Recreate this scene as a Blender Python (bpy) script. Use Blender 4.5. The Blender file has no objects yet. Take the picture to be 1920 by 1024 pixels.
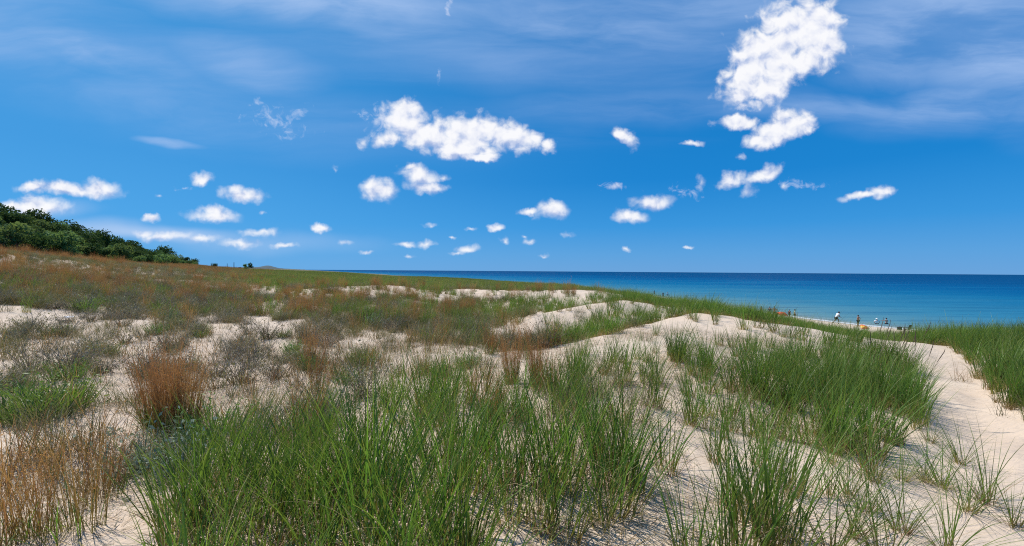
import bpy, bmesh, math, random
import numpy as np
from mathutils import Vector, Matrix, Euler

# ------------------------------------------------------------------ camera, world, sun, exposure
C = bpy.context.scene.collection
SC = bpy.context.scene
F = 805.0                       # focal length in photo pixels (photo 1920 wide)
CAMZ = 7.0
PITCH = math.radians(0.28); ROLL = math.radians(0.40)
fw = Vector((0, math.cos(PITCH), -math.sin(PITCH)))
rt0 = Vector((1, 0, 0)); up0 = rt0.cross(fw)
rt = rt0*math.cos(ROLL) + up0*math.sin(ROLL)
up = -rt0*math.sin(ROLL) + up0*math.cos(ROLL)
camd = bpy.data.cameras.new("camera"); cam = bpy.data.objects.new("camera", camd); C.objects.link(cam)
camd.sensor_width = 36; camd.lens = 36*F/1920; camd.clip_end = 200000; camd.clip_start = 0.05
M = Matrix.Identity(4)
for i, v in enumerate((rt, up, -fw)):
    for j in range(3): M[j][i] = v[j]
M.translation = (0, 0, CAMZ)
cam.matrix_world = M
SC.camera = cam
SC.view_settings.view_transform = 'Standard'; SC.view_settings.look = 'None'
SC.view_settings.gamma = 1; SC.view_settings.exposure = 0.12
SC.view_settings.use_curve_mapping = False
SC.cycles.max_bounces = 6; SC.cycles.diffuse_bounces = 2; SC.cycles.glossy_bounces = 2
SC.cycles.transmission_bounces = 3; SC.cycles.transparent_max_bounces = 4; SC.cycles.volume_bounces = 0
SC.cycles.filter_width = 1.1; SC.cycles.use_denoising = False
SC.cycles.caustics_reflective = False; SC.cycles.caustics_refractive = False

SUN_EL = math.radians(57); SUN_AZ = math.radians(-50)      # 50 degrees left of the view direction (+Y)
sd = Vector((math.sin(SUN_AZ)*math.cos(SUN_EL), math.cos(SUN_AZ)*math.cos(SUN_EL), math.sin(SUN_EL)))
sl = bpy.data.lights.new("sun", 'SUN'); so = bpy.data.objects.new("sun", sl); C.objects.link(so)
sl.energy = 5.0; sl.angle = math.radians(0.5); sl.color = (1.0, 0.96, 0.90)
so.rotation_euler = sd.to_track_quat('Z', 'Y').to_euler()

class NT:
    """tiny helper to write node trees"""
    def __init__(s, tree): s.t = tree; s.n = tree.nodes; s.l = tree.links
    def new(s, kind, **kw):
        n = s.n.new(kind)
        for k, v in kw.items(): setattr(n, k, v)
        return n
    def put(s, sock, v):
        if v is None: return
        if hasattr(v, 'is_output') or isinstance(v, bpy.types.NodeSocket): s.l.new(v, sock)
        else: sock.default_value = v
    def math(s, op, a, b=None, c=None, clamp=False):
        n = s.new('ShaderNodeMath', operation=op, use_clamp=clamp)
        s.put(n.inputs[0], a); s.put(n.inputs[1], b); s.put(n.inputs[2], c)
        return n.outputs[0]
    def vmath(s, op, a, b=None, out=0):
        n = s.new('ShaderNodeVectorMath', operation=op)
        s.put(n.inputs[0], a); s.put(n.inputs[1], b)
        return n.outputs[out]
    def noise(s, vec, scale, detail=4, rough=.5, dist=0, dim='3D', out=0):
        n = s.new('ShaderNodeTexNoise', noise_dimensions=dim)
        s.put(n.inputs['Vector'], vec)
        n.inputs['Scale'].default_value = scale; n.inputs['Detail'].default_value = detail
        n.inputs['Roughness'].default_value = rough; n.inputs['Distortion'].default_value = dist
        return n.outputs[out]
    def sstep(s, v, a, b, c=0.0, d=1.0, lin=False):
        n = s.new('ShaderNodeMapRange', interpolation_type='LINEAR' if lin else 'SMOOTHSTEP')
        s.put(n.inputs[0], v)
        for i, q in enumerate((a, b, c, d)): s.put(n.inputs[i+1], q)
        return n.outputs[0]
    def mix(s, f, a, b, mode='MIX'):
        n = s.new('ShaderNodeMix', data_type='RGBA', blend_type=mode)
        s.put(n.inputs[0], f); s.put(n.inputs[6], col(a)); s.put(n.inputs[7], col(b))
        return n.outputs[2]
    def ramp(s, f, stops):
        n = s.new('ShaderNodeValToRGB'); e = n.color_ramp.elements
        e[0].position, e[0].color = stops[0][0], col(stops[0][1])
        e[1].position, e[1].color = stops[-1][0], col(stops[-1][1])
        for p, c in stops[1:-1]:
            q = e.new(p); q.color = col(c)
        s.put(n.inputs[0], f)
        return n.outputs[0]
def col(c):
    return (*c, 1.0) if isinstance(c, tuple) and len(c) == 3 else c

# ---- the sky: Nishita air plus clouds laid out by direction
W = bpy.data.worlds.new("World"); SC.world = W; W.use_nodes = True
W.cycles.sampling_method = 'MANUAL'; W.cycles.sample_map_resolution = 512
def build_world():
    t = NT(W.node_tree); W.node_tree.nodes.clear()
    out = t.new('ShaderNodeOutputWorld'); bg = t.new('ShaderNodeBackground')
    t.l.new(bg.outputs[0], out.inputs[0]); bg.inputs[1].default_value = 0.10
    sky = t.new('ShaderNodeTexSky', sky_type='NISHITA')
    sky.sun_disc = False; sky.sun_elevation = SUN_EL; sky.sun_rotation = SUN_AZ
    sky.air_density = 1.0; sky.dust_density = 0.1; sky.ozone_density = 4.0; sky.altitude = 200
    tc = t.new('ShaderNodeTexCoord'); dirv = tc.outputs['Generated']
    sp = t.new('ShaderNodeSeparateXYZ'); t.put(sp.inputs[0], dirv)
    y = t.math('MAXIMUM', sp.outputs[1], 0.08)
    u = t.math('DIVIDE', sp.outputs[0], y); v = t.math('DIVIDE', sp.outputs[2], y)
    el = t.math('MAXIMUM', sp.outputs[2], 0.0)
    air = t.ramp(el, [(0.0, (1.0, 3.25, 6.7)), (0.04, (.72, 3.15, 6.8)), (0.10, (.22, 2.7, 6.7)), (0.2, (.0, 2.05, 5.9)), (0.33, (.0, 1.85, 5.45)), (0.5, (.05, 1.8, 5.2)), (1.0, (.3, 1.7, 4.8))])
    base = t.mix(.94, sky.outputs[0], air)
    # the air is paler towards the left (the sun's side)
    left = t.sstep(sp.outputs[0], .35, -.85)
    base = t.mix(t.math('MULTIPLY', left, .42), base, (1.1, 4.3, 8.3))
    below = t.sstep(sp.outputs[2], -.002, -.05)
    base = t.mix(below, base, (1.4, 1.5, 1.4))
    cmb = t.new('ShaderNodeCombineXYZ'); t.put(cmb.inputs[0], u); t.put(cmb.inputs[1], v)
    P = cmb.outputs[0]
    # thin cirrus veil: streaks drawn out by high wind (sky-plane coordinates, whole sky)
    zz = t.math('MAXIMUM', sp.outputs[2], 0.05)
    hx = t.math('DIVIDE', sp.outputs[0], zz); hy = t.math('DIVIDE', sp.outputs[1], zz)
    cs = t.new('ShaderNodeCombineXYZ'); t.put(cs.inputs[0], hx); t.put(cs.inputs[1], hy)
    mp = t.new('ShaderNodeMapping'); t.put(mp.inputs[0], cs.outputs[0])
    mp.inputs['Rotation'].default_value = (0, 0, math.radians(-32)); mp.inputs['Scale'].default_value = (.35, 1.3, 1)
    n1 = t.noise(mp.outputs[0], 1.3, 6, .58, .6)
    n2 = t.noise(cs.outputs[0], .5, 3, .5, .3)
    veil = t.math('MULTIPLY', t.sstep(n1, .38, .80), t.sstep(n2, .30, .62))
    veil = t.math('MULTIPLY', veil, t.sstep(sp.outputs[2], .22, .42))
    base = t.mix(t.math('MULTIPLY', veil, .32, clamp=True), base, (3.8, 5.2, 8.2))
    def ell(Pv, px, py, rx, ry, ang=0):
        m = t.new('ShaderNodeMapping', vector_type='TEXTURE'); t.put(m.inputs[0], Pv)
        d = fw + rt*((px-960)/F) + up*((512-py)/F)
        m.inputs['Location'].default_value = (d.x/d.y, d.z/d.y, 0)
        m.inputs['Rotation'].default_value = (0, 0, math.radians(ang))
        m.inputs['Scale'].default_value = (rx/F, ry/F, 1e6)
        return t.math('SUBTRACT', 1.0, t.vmath('LENGTH', m.outputs[0], None, 1))
    def union(Pv, items, shape):
        """largest of many ellipse fields; the running value rides in z so the nodes are worked one after another"""
        s0 = t.new('ShaderNodeSeparateXYZ'); t.put(s0.inputs[0], Pv)
        c0 = t.new('ShaderNodeCombineXYZ'); t.put(c0.inputs[0], s0.outputs[0]); t.put(c0.inputs[1], s0.outputs[1]); c0.inputs[2].default_value = -30.0
        S = c0.outputs[0]
        for it in items:
            e = shape(S, it)
            z = t.new('ShaderNodeSeparateXYZ'); t.put(z.inputs[0], S)
            c = t.new('ShaderNodeCombineXYZ'); t.put(c.inputs[0], z.outputs[0]); t.put(c.inputs[1], z.outputs[1])
            t.put(c.inputs[2], t.math('MAXIMUM', z.outputs[2], e)); S = c.outputs[0]
        z = t.new('ShaderNodeSeparateXYZ'); t.put(z.inputs[0], S)
        return z.outputs[2]
    # soft large veils seen at the top (cirrostratus wings)
    wn = t.noise(P, 2.2, 4, .55, out=1)
    Pw = t.vmath('ADD', P, t.vmath('MULTIPLY', t.vmath('SUBTRACT', wn, (.5, .5, .5)), (.28, .10, 0)))
    mps = t.new('ShaderNodeMapping'); t.put(mps.inputs[0], Pw)
    mps.inputs['Rotation'].default_value = (0, 0, math.radians(22)); mps.inputs['Scale'].default_value = (.7, 3.6, 1)
    streak = t.noise(mps.outputs[0], 2.6, 6, .6, .4)
    wings = [(1860, 70, 300, 150, -25, 1.0), (1690, 60, 230, 120, 0, .8), (1600, 205, 430, 30, 0, .55), (1800, 195, 260, 50, 8, .75),
                                (600, 5, 420, 60, -4, 1.0), (700, 45, 260, 45, -12, .6), (140, 95, 300, 45, -12, .65), (0, 60, 300, 90, 0, .5), (470, 130, 160, 50, -16, .6),
                                (1080, 40, 420, 60, -9, .7), (1350, 20, 330, 60, 0, .6), (900, 100, 500, 70, -8, .35), (860, 10, 260, 30, -10, .6), (1240, 200, 430, 40, 2, .3), (560, 240, 420, 60, -3, .28),
                                (330, 268, 90, 9, -2, .9), (300, 180, 420, 70, -8, .35)]
    acc = union(Pw, wings, lambda S, i: t.math('MULTIPLY', t.sstep(ell(S, i[0], i[1], i[2]*1.25, i[3]*1.35, i[4]), 0.0, .9), i[5]))
    soft = t.math('MULTIPLY', acc, t.sstep(streak, .30, .66, .25, 1.0))
    base = t.mix(t.math('MULTIPLY', soft, .78, clamp=True), base, (3.9, 5.4, 8.2))
    # faint pale bank near the horizon on the left
    for (px, py, rx, ry, s) in [(300, 442, 190, 20, .55), (480, 455, 330, 30, .25), (90, 392, 150, 26, .45), (200, 430, 130, 26, .4)]:
        e = t.sstep(ell(Pw, px, py, rx, ry), 0.0, 1.0)
        base = t.mix(t.math('MULTIPLY', e, s), base, (5.6, 6.6, 8.6))
    # cumulus: (px, py, rx, ry, angle, softness)
    w1 = t.noise(P, 13, 3, .55, out=1); w2 = t.noise(P, 60, 4, .6, out=1)
    Pc = t.vmath('ADD', P, t.vmath('MULTIPLY', t.vmath('SUBTRACT', w1, (.5, .5, .5)), (.055, .04, 0)))
    Pc = t.vmath('ADD', Pc, t.vmath('MULTIPLY', t.vmath('SUBTRACT', w2, (.5, .5, .5)), (.016, .013, 0)))
    cum = [(1495, 55, 82, 52, 15), (1450, 95, 95, 58, 42), (1400, 145, 58, 42, 35), (1530, 85, 52, 48, 60), (1475, 120, 75, 40, 40), (1440, 165, 60, 22, 15), (1540, 35, 40, 32, 0), (1395, 165, 40, 24, 0),
           (1405, 195, 22, 9, 10), (1465, 240, 58, 30, 22), (1385, 230, 38, 15, 5), (1440, 262, 50, 16, 8), (1500, 238, 34, 20, 25), (1470, 215, 26, 18, 0),
           (760, 232, 46, 34, -15), (800, 255, 75, 28, -10), (870, 250, 62, 34, -15), (895, 240, 40, 26, 0), (960, 258, 55, 26, -10), (865, 280, 75, 15, 0), (900, 292, 40, 9, 0), (1025, 273, 20, 13, 10), (730, 255, 30, 16, 0), (765, 210, 26, 20, 0), (1000, 260, 22, 18, 0),
           (682, 264, 13, 14, 0), (624, 314, 8, 12, 10),
           (1175, 258, 24, 12, -35), (1188, 270, 11, 14, 10), (1297, 272, 22, 7, 4), (1382, 297, 12, 8, 10),
           (1435, 325, 34, 14, 18), (1372, 338, 28, 13, 8), (1407, 361, 16, 10, 5), (1464, 346, 13, 10, 0), (1311, 342, 12, 13, 15), (1150, 354, 14, 6, 6),
           (708, 355, 36, 21, -5), (700, 348, 24, 18, 0), (785, 330, 38, 18, -8), (800, 348, 42, 12, -6), (828, 330, 12, 8, 0), (770, 320, 20, 8, 0),
           (130, 355, 95, 13, -4), (185, 354, 40, 18, 0), (65, 348, 32, 11, 0), (376, 336, 26, 12, 0), (459, 364, 40, 15, -3), (403, 405, 50, 13, -3), (395, 398, 28, 12, 0),
           (598, 425, 18, 8, 0), (650, 454, 15, 6, 0), (285, 406, 18, 7, 0), (70, 386, 68, 18, -6), (30, 384, 40, 14, 0), (490, 438, 42, 8, 0), (452, 457, 40, 8, 0), (310, 443, 60, 9, 0), (265, 436, 25, 9, 0), (375, 448, 40, 8, 0), (530, 462, 26, 5, 0),
           (1033, 395, 34, 18, 3), (1040, 386, 20, 13, 0), (990, 396, 18, 7, 8), (1224, 377, 38, 14, 8), (1181, 408, 36, 13, 0), (930, 428, 17, 8, 5), (945, 452, 10, 5, 0), (993, 455, 14, 5, 0), (985, 446, 7, 4, 0),
           (795, 456, 22, 6, 0), (762, 456, 18, 5, 0), (878, 466, 24, 7, 6), (860, 474, 14, 4, 6), (1064, 440, 16, 6, 4), (765, 477, 14, 4, 0), (1018, 477, 14, 4, 0), (1176, 468, 8, 3, 0), (1295, 465, 8, 3, 0), (808, 426, 14, 5, 0), (880, 433, 14, 3, 0), (848, 445, 8, 3, 0), (690, 470, 14, 3, 0),
           (1645, 358, 30, 14, 15), (1615, 366, 42, 9, 12), (1655, 355, 20, 11, 20),
           (295, 370, 9, 4, 0), (490, 402, 10, 4, 0), (1160, 350, 6, 6, 0)]
    acc = union(Pc, cum, lambda S, i: t.math('MULTIPLY', ell(S, i[0], i[1], i[2]*1.25, i[3]*1.32, i[4]), 1.3 if i[2] > 30 and i[1] < 300 else ((.95 if i[1] < 430 else .62) if i[2] > 16 else .5)))
    # the same field a little higher up: falls off above a top, rises above a base
    big = [i for i in cum if i[2] >= 24]
    shP = t.vmath('ADD', Pc, (-.004, .014, 0))
    acc2 = union(shP, big, lambda S, i: ell(S, i[0], i[1], i[2]*1.25, i[3]*1.32, i[4]))
    fa = t.noise(P, 13, 3, .5, .2)
    fb = t.noise(P, 30, 5, .50, .35)
    fb2 = t.noise(t.vmath('ADD', P, (-.007, .016, 0)), 30, 3, .45, .35)
    A = t.sstep(v, .12, .42, .42, 1.0)           # distant clouds look smoother
    d0 = t.math('MULTIPLY_ADD', t.math('MULTIPLY', t.math('SUBTRACT', fb, .5), A), 1.6, acc)
    d0 = t.math('MULTIPLY_ADD', t.math('MULTIPLY', t.math('SUBTRACT', fa, .5), A), .9, d0)
    dens = t.sstep(d0, .0, .78)
    under = t.sstep(t.math('SUBTRACT', acc, t.math('MULTIPLY', acc2, 1.1)), -.45, .35)
    relief_shade = t.math('MULTIPLY_ADD', t.math('SUBTRACT', fb, fb2), 2.3, .34)
    rel2 = t.math('MULTIPLY_ADD', under, .50, relief_shade, clamp=True)
    ccol = t.ramp(rel2, [(0.0, (3.9, 4.8, 7.2)), (.32, (5.7, 6.3, 8.0)), (.62, (7.8, 8.0, 8.8)), (1.0, (9.0, 9.0, 9.2))])  # sunlit tops and grey undersides are painted into the cloud colour
    front = t.sstep(sp.outputs[1], .15, .3)
    base = t.mix(t.math('MULTIPLY', t.math('MULTIPLY', dens, .97), front), base, ccol)
    # broken wisps: faint scraps and shredded streaks
    scraps = [(841, 18, 7, 34, 6), (826, 145, 5, 24, -10), (520, 230, 75, 30, -20), (565, 215, 22, 14, 30), (478, 190, 14, 8, 0), (1150, 352, 40, 10, 0), (720, 225, 60, 30, 0), (1290, 360, 40, 14, 0), (340, 352, 20, 6, 0), (1500, 345, 60, 12, 0)]
    acc = union(Pc, scraps, lambda S, i: ell(S, i[0], i[1], i[2]*1.2, i[3]*1.2, i[4]))
    fw2 = t.noise(P, 38, 6, .62, 1.2)
    dw = t.sstep(t.math('MULTIPLY_ADD', t.math('SUBTRACT', fw2, .58), 3.0, acc), .1, 1.1)
    base = t.mix(t.math('MULTIPLY', t.math('MULTIPLY', dw, .38), front), base, (7.6, 8.0, 9.4))
    t.l.new(base, bg.inputs[0])
build_world()

# ------------------------------------------------------------------ helpers
def pxdir(px, py): return fw + rt*((px-960)/F) + up*((512-py)/F)
def proj(X, Y, Z):
    """world -> photo pixel (arrays)"""
    dx, dy, dz = X, Y, Z-CAMZ
    d = dx*fw.x+dy*fw.y+dz*fw.z; d = np.maximum(d, 1e-3)
    a = (dx*rt.x+dy*rt.y+dz*rt.z)/d; b = (dx*up.x+dy*up.y+dz*up.z)/d
    return 960+F*a, 512-F*b, d
def link(o, parent=None):
    C.objects.link(o)
    if parent is not None: o.parent = parent
    return o
def tag(o, label=None, cat=None, group=None, kind=None):
    if label: o['label'] = label
    if cat: o['category'] = cat
    if group: o['group'] = group
    if kind: o['kind'] = kind
    return o
def empty(name, loc=(0, 0, 0), rz=0, sc=1.0):
    o = bpy.data.objects.new(name, None); C.objects.link(o)
    o.empty_display_size = .2; o.location = loc; o.rotation_euler = (0, 0, rz); o.scale = (sc,)*3
    return o
def mesh_np(name, V, Q=None, T=None, mat=None, attrs=None, smooth=False):
    """mesh from numpy: V (n,3), Q quads (m,4), T tris (k,3)"""
    me = bpy.data.meshes.new(name)
    nq = 0 if Q is None else len(Q); nt = 0 if T is None else len(T)
    me.vertices.add(len(V)); me.vertices.foreach_set('co', np.asarray(V, np.float32).ravel())
    idx = []
    if nq: idx.append(np.asarray(Q, np.int32).ravel())
    if nt: idx.append(np.asarray(T, np.int32).ravel())
    if idx:
        idx = np.concatenate(idx)
        me.loops.add(len(idx)); me.loops.foreach_set('vertex_index', idx)
        me.polygons.add(nq+nt)
        st = np.concatenate([np.arange(nq)*4, nq*4+np.arange(nt)*3]).astype(np.int32)
        me.polygons.foreach_set('loop_start', st)
    if attrs:
        for k, a in attrs.items():
            at = me.attributes.new(k, 'FLOAT', 'POINT'); at.data.foreach_set('value', np.asarray(a, np.float32))
    me.update(calc_edges=True)
    if smooth and nq+nt: me.polygons.foreach_set('use_smooth', np.ones(nq+nt, bool))
    if mat: me.materials.append(mat)
    return me
class MB:
    """collects simple solids and links them as one mesh object"""
    def __init__(s): s.bm = bmesh.new()
    def box(s, c, d, rot=None):
        m = Matrix.Translation(c) @ (rot or Matrix.Identity(4)) @ Matrix.Diagonal((*d, 1))
        bmesh.ops.create_cube(s.bm, size=1, matrix=m); return s
    def cone(s, c, r1, r2, h, seg=12, rot=None):
        m = Matrix.Translation(c) @ (rot or Matrix.Identity(4))
        bmesh.ops.create_cone(s.bm, cap_ends=True, segments=seg, radius1=r1, radius2=r2, depth=h, matrix=m); return s
    def ball(s, c, d, sub=2):
        bmesh.ops.create_icosphere(s.bm, subdivisions=sub, radius=.5, matrix=Matrix.Translation(c) @ Matrix.Diagonal((*d, 1))); return s
    def tube(s, pts, rad, seg=6):
        prev = None
        for i, (p, r) in enumerate(zip(pts, rad)):
            p = Vector(p)
            a = Vector(pts[min(i+1, len(pts)-1)]) - Vector(pts[max(i-1, 0)])
            q = a.to_track_quat('Z', 'Y')
            ring = [s.bm.verts.new(p + q @ Vector((r*math.cos(k*2*math.pi/seg), r*math.sin(k*2*math.pi/seg), 0))) for k in range(seg)]
            if prev:
                for k in range(seg): s.bm.faces.new((prev[k], prev[(k+1) % seg], ring[(k+1) % seg], ring[k]))
            else: s.bm.faces.new(list(reversed(ring)))
            prev = ring
        s.bm.faces.new(prev); return s
    def build(s, name, mat, parent=None, smooth=False):
        me = bpy.data.meshes.new(name); s.bm.to_mesh(me); s.bm.free()
        if smooth:
            me.polygons.foreach_set('use_smooth', np.ones(len(me.polygons), bool))
        me.materials.append(mat)
        return link(bpy.data.objects.new(name, me), parent)
def fbm(x, y, seed=0, oct=4, gain=.5):
    """value-noise fBm, 0..1"""
    r = np.random.RandomState(seed); T = r.rand(256, 256)
    s = np.zeros_like(x, dtype=float); a = 1.0; tot = 0
    for o in range(oct):
        xx = x*2**o+o*17.3; yy = y*2**o+o*9.1
        ix = np.floor(xx).astype(int); iy = np.floor(yy).astype(int); fx = xx-ix; fy = yy-iy
        fx = fx*fx*(3-2*fx); fy = fy*fy*(3-2*fy)
        g = lambda i, j: T[(iy+j) & 255, (ix+i) & 255]
        s += a*((g(0, 0)*(1-fx)+g(1, 0)*fx)*(1-fy)+(g(0, 1)*(1-fx)+g(1, 1)*fx)*fy); tot += a; a *= gain
    return s/tot
def in_poly(px, py, poly):
    n = len(poly); inside = np.zeros(px.shape, bool); j = n-1
    for i in range(n):
        xi, yi = poly[i]; xj, yj = poly[j]
        if yi != yj:
            c = ((yi > py) != (yj > py)) & (px < (xj-xi)*(py-yi)/(yj-yi)+xi)
            inside ^= c
        j = i
    return inside

# ------------------------------------------------------------------ terrain
SHORE = np.array([(170, -120), (110, -20), (85, 10), (64, 33), (53, 50), (47.5, 57), (45, 66), (43.5, 85), (41, 122), (30, 165), (0, 235), (-120, 430), (-600, 1300), (-2500, 4600), (-6200, 11000), (-40000, 66000)], float)
def shore_dist(x, y):
    """signed distance inland of the shoreline (negative in the lake)"""
    best = np.full(x.shape, 1e9); side = np.zeros(x.shape)
    for a, b in zip(SHORE[:-1], SHORE[1:]):
        d = b-a; L = d@d
        t = np.clip(((x-a[0])*d[0]+(y-a[1])*d[1])/L, 0, 1)
        ex = x-(a[0]+t*d[0]); ey = y-(a[1]+t*d[1]); q = np.hypot(ex, ey)
        cr = d[0]*(y-a[1])-d[1]*(x-a[0])
        m = q < best
        best = np.where(m, q, best); side = np.where(m, np.sign(cr), side)
    return best*np.where(side >= 0, 1, -1)
COLS = {
 -400: [(2.6, 1050), (4.3, 868), (6.5, 745), (9.5, 655), (12, 600), (16, 548), (20, 505), (25, 475), (30, 455), (45, 470), (80, 450), (115, 340)],
 0:    [(2.6, 1060), (4.3, 866), (6.5, 748), (9.5, 668), (13, 604), (17, 560), (22, 522), (28, 496), (35, 474), (50, 482), (90, 478), (130, 421)],
 150:  [(2.6, 1050), (4.3, 868), (6.5, 750), (9.5, 672), (13, 614), (17, 574), (23, 538), (31, 513), (42, 490), (62, 494), (110, 484), (158, 452)],
 300:  [(2.6, 1045), (4.3, 868), (6.5, 754), (9.5, 678), (13, 624), (18, 582), (26, 549), (37, 525), (58, 503), (85, 503), (150, 499), (240, 489)],
 450:  [(2.6, 1038), (4.3, 864), (6.5, 754), (9.5, 680), (13, 631), (18, 593), (26, 560), (38, 537), (60, 519), (80, 513), (120, 507), (400, 506)],
 600:  [(2.6, 1034), (4.3, 862), (6.5, 752), (9.5, 680), (13, 633), (18, 595), (26, 565), (34, 539), (42, 545), (75, 524), (150, 513), (420, 509)],
 750:  [(2.6, 1032), (4.2, 860), (6.5, 748), (9.5, 678), (13, 632), (18, 594), (26, 566), (34, 536), (44, 543), (60, 531), (100, 524), (180, 524)],
 920:  [(2.6, 1030), (4.1, 860), (6.5, 742), (9.5, 674), (13, 636), (16, 612), (20, 606), (28, 572), (35, 544), (45, 550), (75, 533), (110, 541)],
 1000: [(2.6, 1030), (4.0, 862), (6.5, 738), (9.2, 676), (12.5, 644), (14.5, 634), (17, 590), (21, 594), (34, 545), (45, 552), (72, 535), (100, 546)],
 1060: [(2.6, 1030), (4.0, 864), (6.5, 735), (8.8, 680), (11, 648), (14, 640), (18, 577), (22, 590), (34, 545), (45, 553), (70, 538), (95, 555)],
 1120: [(2.6, 1032), (4.0, 866), (6.5, 733), (9, 672), (11.7, 632), (14.6, 630), (19, 567), (23, 580), (34, 546), (45, 556), (68, 541), (90, 560)],
 1170: [(2.6, 1034), (4.0, 868), (6.5, 732), (9.3, 664), (12.4, 618), (15.2, 620), (20, 563), (25, 572), (34, 556), (45, 562), (66, 547), (88, 565)],
 1240: [(2.6, 1038), (4.0, 872), (6.5, 734), (9.5, 660), (13.5, 602), (16, 606), (21, 578), (28, 578), (36, 567), (45, 573), (60, 562), (80, 580)],
 1300: [(2.6, 1045), (4.0, 878), (6.5, 738), (9.8, 655), (15, 586), (18, 594), (22, 582), (28, 585), (36, 576), (45, 582), (58, 570), (78, 590)],
 1400: [(2.6, 1060), (4.0, 888), (6.5, 742), (9.8, 658), (14, 600), (16.5, 610), (20, 596), (26, 600), (34, 592), (42, 594), (52, 587), (75, 605)],
 1480: [(2.6, 1070), (4.0, 895), (6.5, 746), (9.6, 664), (13.5, 611), (16, 622), (19, 610), (25, 620), (34, 612), (42, 610), (50, 606), (70, 625)],
 1560: [(2.6, 1080), (4.0, 900), (6.5, 750), (9.4, 672), (13, 625), (15.5, 637), (18, 625), (24, 635), (32, 628), (40, 622), (48, 618), (70, 630)],
 1620: [(2.6, 1090), (4.0, 905), (6.5, 754), (9.3, 680), (12.4, 634), (15, 648), (18, 634), (24, 645), (32, 638), (40, 630), (48, 624), (70, 640)],
 1700: [(2.6, 1105), (4.0, 912), (6.5, 758), (9.2, 690), (12, 640), (14.5, 656), (17, 642), (24, 650), (32, 645), (40, 638), (48, 630), (70, 640)],
 1780: [(2.6, 1120), (4.0, 918), (6.5, 765), (9.2, 697), (11.8, 654), (14, 646), (17, 640), (24, 648), (32, 648), (40, 640), (48, 632), (70, 645)],
 1830: [(2.6, 1125), (4.0, 922), (6.5, 772), (9.2, 703), (10.8, 668), (12.6, 650), (16, 642), (24, 650), (32, 650), (40, 642), (48, 634), (70, 645)],
 1920: [(2.6, 1130), (4.0, 925), (5.6, 800), (7.2, 728), (9, 688), (11.5, 660), (16, 644), (24, 652), (32, 652), (40, 645), (48, 636), (70, 650)],
 2300: [(2.6, 1130), (4.0, 925), (5.6, 790), (7.2, 718), (9, 680), (11.5, 655), (16, 642), (24, 652), (32, 652), (40, 645), (48, 636), (70, 650)],
}
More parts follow.
